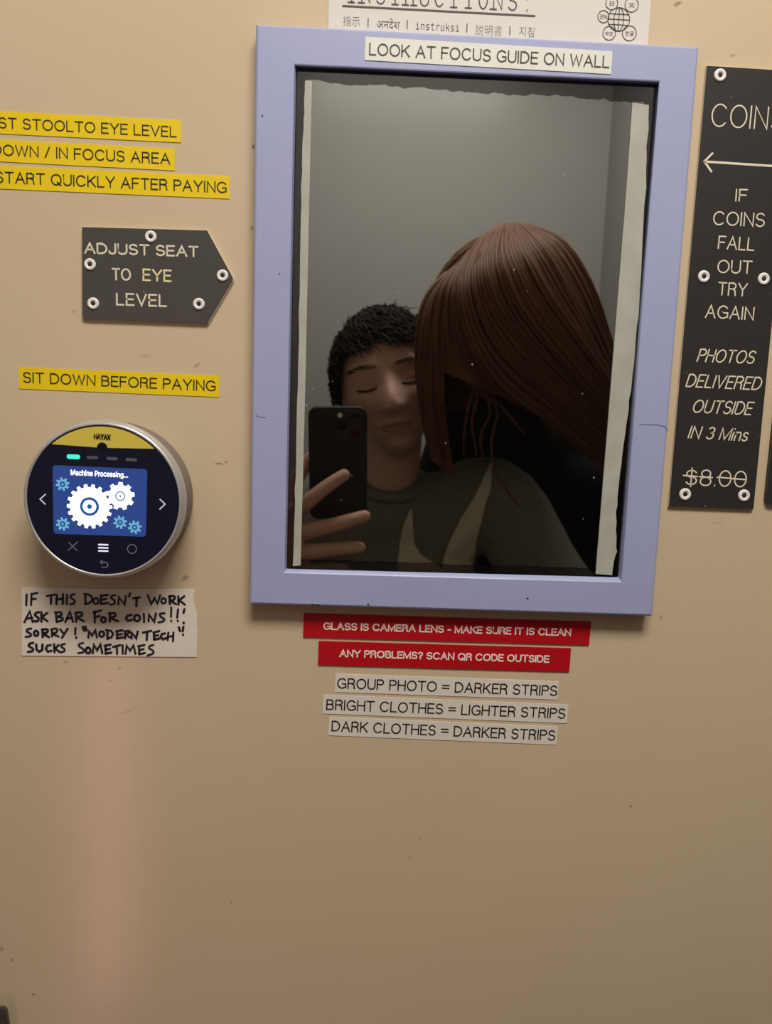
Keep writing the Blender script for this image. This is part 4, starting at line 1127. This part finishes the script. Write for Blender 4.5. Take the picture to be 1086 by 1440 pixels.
bmp = loft([rrect(-.0270, .0120, -.0310, .0105, .010, -.0046), rrect(-.0270, .0120, -.0310, .0105, .010, -.0036), rrect(-.0262, .0112, -.0302, .0097, .0095, -.0031)], 'camera_bump', mat('glossy_camera_bump', (.006, .006, .007, 1), .35), ph)
LENS = mat('lens_glass', (.004, .004, .006, 1), .05)
def lens(x, y, r, nm='lens', m=LENS):
    mb = MB(); n = 24; vs = []
    for rr, z in ((r, -.0031), (r, -.0018), (r*.85, -.0014), (r*.8, -.0020), (.0001, -.0021)):
        vs += [P(x+rr*math.cos(2*math.pi*k/n), y+rr*math.sin(2*math.pi*k/n), z) for k in range(n)]
    mb.add(vs, [(i*n+k, i*n+(k+1) % n, (i+1)*n+(k+1) % n, (i+1)*n+k) for i in range(4) for k in range(n)])
    o = mb.build(nm, m, bmp); fix_normals(o.data)
lens(0, 0, .0072); lens(0, -.0185, .0072); lens(-.0165, -.0092, .0072)
lens(-.0200, .0035, .0030, 'flash', mat('flash_lens', (.75, .72, .66, 1), .4))
tag(ph, 'black phone held up by the person with short dark hair', 'phone')

# ---- person with long auburn hair, head bent
HC = M(706, 450, .69)
HM2 = frame_mat(HC, Vector((.85, -.35, -.42)), Vector((-.1, .62, -.78)))
H2 = HM2.to_3x3()
pel2 = Vector((.37, -1.03, .56)); wst2 = Vector((.37, -1.02, .77)); chs2 = Vector((.355, -.95, 1.00)); nb2 = Vector((.315, -.855, 1.215))
nk2 = HM2 @ Vector((0, -.04, -.085))
sR2, sL2 = Vector((.465, -.90, 1.14)), Vector((.19, -.945, 1.185))
eR2, wR2 = Vector((.505, -.97, .86)), Vector((.485, -.80, .70))
eL2, wL2 = Vector((.235, -1.07, .87)), Vector((.295, -.86, .72))
hpL2, hpR2, kL2, kR2, aL2, aR2 = Vector((.31, -1.04, .54)), Vector((.44, -1.04, .54)), Vector((.335, -.66, .53)), Vector((.475, -.66, .53)), Vector((.335, -.64, .10)), Vector((.475, -.64, .10))
B = [chain([pel2, wst2, chs2, chs2.lerp(nb2, .6)], [(.11, .08), (.09, .07), (.10, .075), (.07, .06)]),
    chain([chs2.lerp(nb2, .5), nb2, nk2, HC], [.050, .047, .046, .05]), chain([sL2, chs2.lerp(nb2, .75), sR2], [.043, .055, .043], side=(0, 1, 0)),
    chain([hpL2, kL2, kL2.lerp(aL2, .35), aL2], [.066, .047, .044, .032]), chain([hpR2, kR2, kR2.lerp(aR2, .35), aR2], [.066, .047, .044, .032]),
    chain([sR2, eR2, wR2], [.040, .032, .023]), chain([sL2, eL2, wL2], [.040, .032, .023]), head_mesh(HM2 @ Matrix.Scale(.93, 4), 120, 96)]
B += rest_hand(wR2, Vector((-.1, .9, -.55)), Vector((-1, 0, 0)), Vector((0, .2, -1)))
B += rest_hand(wL2, Vector((.2, .9, -.6)), Vector((1, 0, 0)), Vector((0, .2, -1)))
p2 = fuse(B, .0042, 3); add_lips(p2, (HM2 @ Matrix.Scale(.93, 4)).inverted())
per2 = empty('person', Vector((.37, -1.0, 0)))
link('body', p2, SKIN, per2, True)
JKT = mat('black_jacket', (.008, .008, .008, 1), .85, .1, noise_amt=.2, noise_scale=120, bump=.4, bump_scale=300)
jk = fuse([chain([pel2, wst2, chs2, chs2.lerp(nb2, .6), nb2], [(.135, .105), (.12, .10), (.13, .105), (.10, .088), (.070, .068)]), chain([nb2.lerp(chs2, .1), nb2.lerp(nk2, .45)], [.068, .064]),
           chain([sL2, chs2.lerp(nb2, .75), sR2], [.060, .070, .060], side=(0, 1, 0)), chain([Vector((.178, -.90, 1.22)), Vector((.198, -.875, 1.295)), Vector((.27, -.86, 1.315)), Vector((.36, -.87, 1.25))], [.045, .052, .055, .055]),
           chain([chs2.lerp(sR2, .4), sR2, sR2.lerp(eR2, .5), eR2, eR2.lerp(wR2, .92)], [.075, .064, .056, .050, .036]),
           chain([chs2.lerp(sL2, .4), sL2, sL2.lerp(eL2, .5), eL2, eL2.lerp(wL2, .92)], [.075, .064, .056, .050, .036])], .006, 6)
for v, vn in zip(jk.vertices, vnormals(jk)): v.co += vn*(noise.noise(v.co*11)*.005)
link('jacket', jk, JKT, per2, True)
link('trousers', fuse([chain([pel2+Vector((0, 0, .06)), pel2+Vector((0, 0, -.01))], [(.125, .10), (.135, .105)])] + [chain([h_, k_, k_.lerp(a_, .35), a_], [.082, .060, .055, .045]) for h_, k_, a_ in ((hpL2, kL2, aL2), (hpR2, kR2, aR2))], .006, 4), mat('black_trousers', (.012, .012, .014, 1), .85), per2, True)
shoe(aL2, per2); shoe(aR2, per2)
AUB = mat('auburn_hair', (0.112, 0.051, 0.029, 1), .6, .16, noise_amt=.35, noise_scale=25)
def MP(l): return [M(*p) for p in l]
guides = [MP(g) for g in (
  [(652, 372, .66), (622, 392, .60), (597, 430, .58), (587, 490, .575), (590, 560, .58), (606, 645, .60)],
  [(668, 348, .66), (636, 392, .57), (624, 450, .555), (626, 520, .555), (630, 590, .57), (644, 680, .61)],
  [(682, 334, .66), (650, 395, .555), (660, 470, .54), (700, 540, .545), (765, 590, .575), (830, 645, .63), (890, 690, .69)],
  [(702, 319, .66), (682, 372, .55), (702, 440, .535), (762, 512, .55), (826, 576, .60), (886, 630, .66)],
  [(724, 317, .67), (744, 352, .57), (780, 418, .55), (828, 490, .575), (870, 558, .63), (905, 615, .69)],
  [(742, 319, .68), (790, 340, .61), (832, 400, .60), (856, 475, .63), (878, 550, .68), (902, 610, .72)])]
guides = [bez(g, 18) for g in guides]
def lock(u_):
    u_ = max(0, min(len(guides)-1.0001, u_)); i = int(u_); t = u_-i
    return [a.lerp(b, t) for a, b in zip(guides[i], guides[i+1])]
mb = MB()
# close under-layer so that no light shows between the locks
nU = 60
sheet = [lock(5*k/(nU-1)) for k in range(nU)]
back = [[p + Vector((0, -.045-.02*math.sin(math.pi*i/18), -.004)) for i, p in enumerate(l)] for l in sheet]
vs = [p for l in sheet for p in l]; m_ = 19
keepf = lambda k: True
mb.add(vs, [(k*m_+i, k*m_+i+1, (k+1)*m_+i+1, (k+1)*m_+i) for k in range(nU-1) for i in range(m_-1) if not (10 < k < 26 and i > 10)])
# skull cap under the hair
cv = []; cf = []; nu, nv = 48, 30
for j in range(nv+1):
    th = -math.pi*.12 + math.pi*.62*j/nv
    for i in range(nu):
        a = 2*math.pi*i/nu; dd = Vector((math.cos(th)*math.sin(a), math.cos(th)*math.cos(a), math.sin(th)))
        cv.append(HM2 @ (head_surface(dd)*.93 + dd*.020))
cf = [(j*nu+i, j*nu+(i+1) % nu, (j+1)*nu+(i+1) % nu, (j+1)*nu+i) for j in range(nv) for i in range(nu)]
mb.add(cv, cf)
for k in range(760):
    u_ = random.choice((random.uniform(0, 5), random.uniform(1.9, 5), random.uniform(1.9, 5)))
    l = lock(u_); ph_ = random.uniform(0, 6.28); am = random.uniform(.001, .006); dz = random.uniform(-.012, .006)
    end = random.randint(15, 18) if not .9 < u_ < 2.05 else random.randint(9, 11)
    pts = []
    for i in range(end+1):
        t = i/18
        pts.append(l[i] + Vector((math.sin(ph_+t*4)*am*(.4+t), dz*min(1, t*4) + math.cos(ph_+t*5)*am*.6, math.cos(ph_*1.7+t*4)*am*(.4+t))))
    strand(mb, pts, random.uniform(.0018, .0042), .0008)
# the hair at the back of the head, over the crown and down to the collar
for k in range(760):
    az = R(random.uniform(-195, 8))
    r0_ = lock(random.uniform(0, 5))[random.randint(0, 1)] + Vector((random.gauss(0, .003), -.006-random.random()*.006, -.004))
    d0 = (r0_-HC).normalized(); R0 = (r0_-HC).length; d1 = Vector((math.cos(az), math.sin(az), random.uniform(-.75, -.1))).normalized()
    ps = [r0_]; rr = random.uniform(.104, .118)
    for i in range(1, 9):
        t = i/8; q_ = (d0*math.cos(t*math.pi/2) + d1*math.sin(t*math.pi/2)).normalized()
        ps.append(HC + q_*(R0 + (rr-R0)*min(1, t*1.6)))
    ps += [ps[-1] + Vector((.004*d1.x, -.006, -.035)), ps[-1] + Vector((.0, -.008, -.075))]
    strand(mb, ps, random.uniform(.0022, .0040), .001)
# a few thin loose locks hanging by the neck
for l in ([(672, 552, .57), (664, 585, .57), (668, 625, .58), (676, 660, .59)], [(684, 548, .57), (690, 580, .57), (676, 612, .575), (680, 650, .58)], [(676, 550, .57), (700, 575, .57), (692, 615, .575), (696, 660, .58), (730, 712, .60)],
          [(690, 555, .57), (716, 585, .575), (740, 612, .58)], [(668, 545, .58), (655, 590, .585), (652, 640, .60)]):
    for r_ in range(3):
        strand(mb, [p + Vector((random.gauss(0, .0012), random.gauss(0, .002), random.gauss(0, .0012))) for p in bez(MP(l), 10)], .0016, .0006)
mb.build('hair', AUB, per2, True)
tag(per2, 'person in a black jacket with long auburn hair falling over a bent head', 'person')

# ---- bench they sit on
bn = empty('bench', Vector((.05, -1.0, 0)))
mb = MB(); mb.box((-.30, -1.28, .405), (.54, -.80, .445)); bevel(mb.build('seat', mat('black_vinyl', (.015, .015, .015, 1), .4), bn), .012, 3)
mb = MB(); mb.box((-.27, -1.27, 0), (.51, -1.0, .405)); mb.build('base', mat('dark_wood_base', (.06, .045, .03, 1), .5), bn)
tag(bn, 'black booth bench under the two people', 'bench')
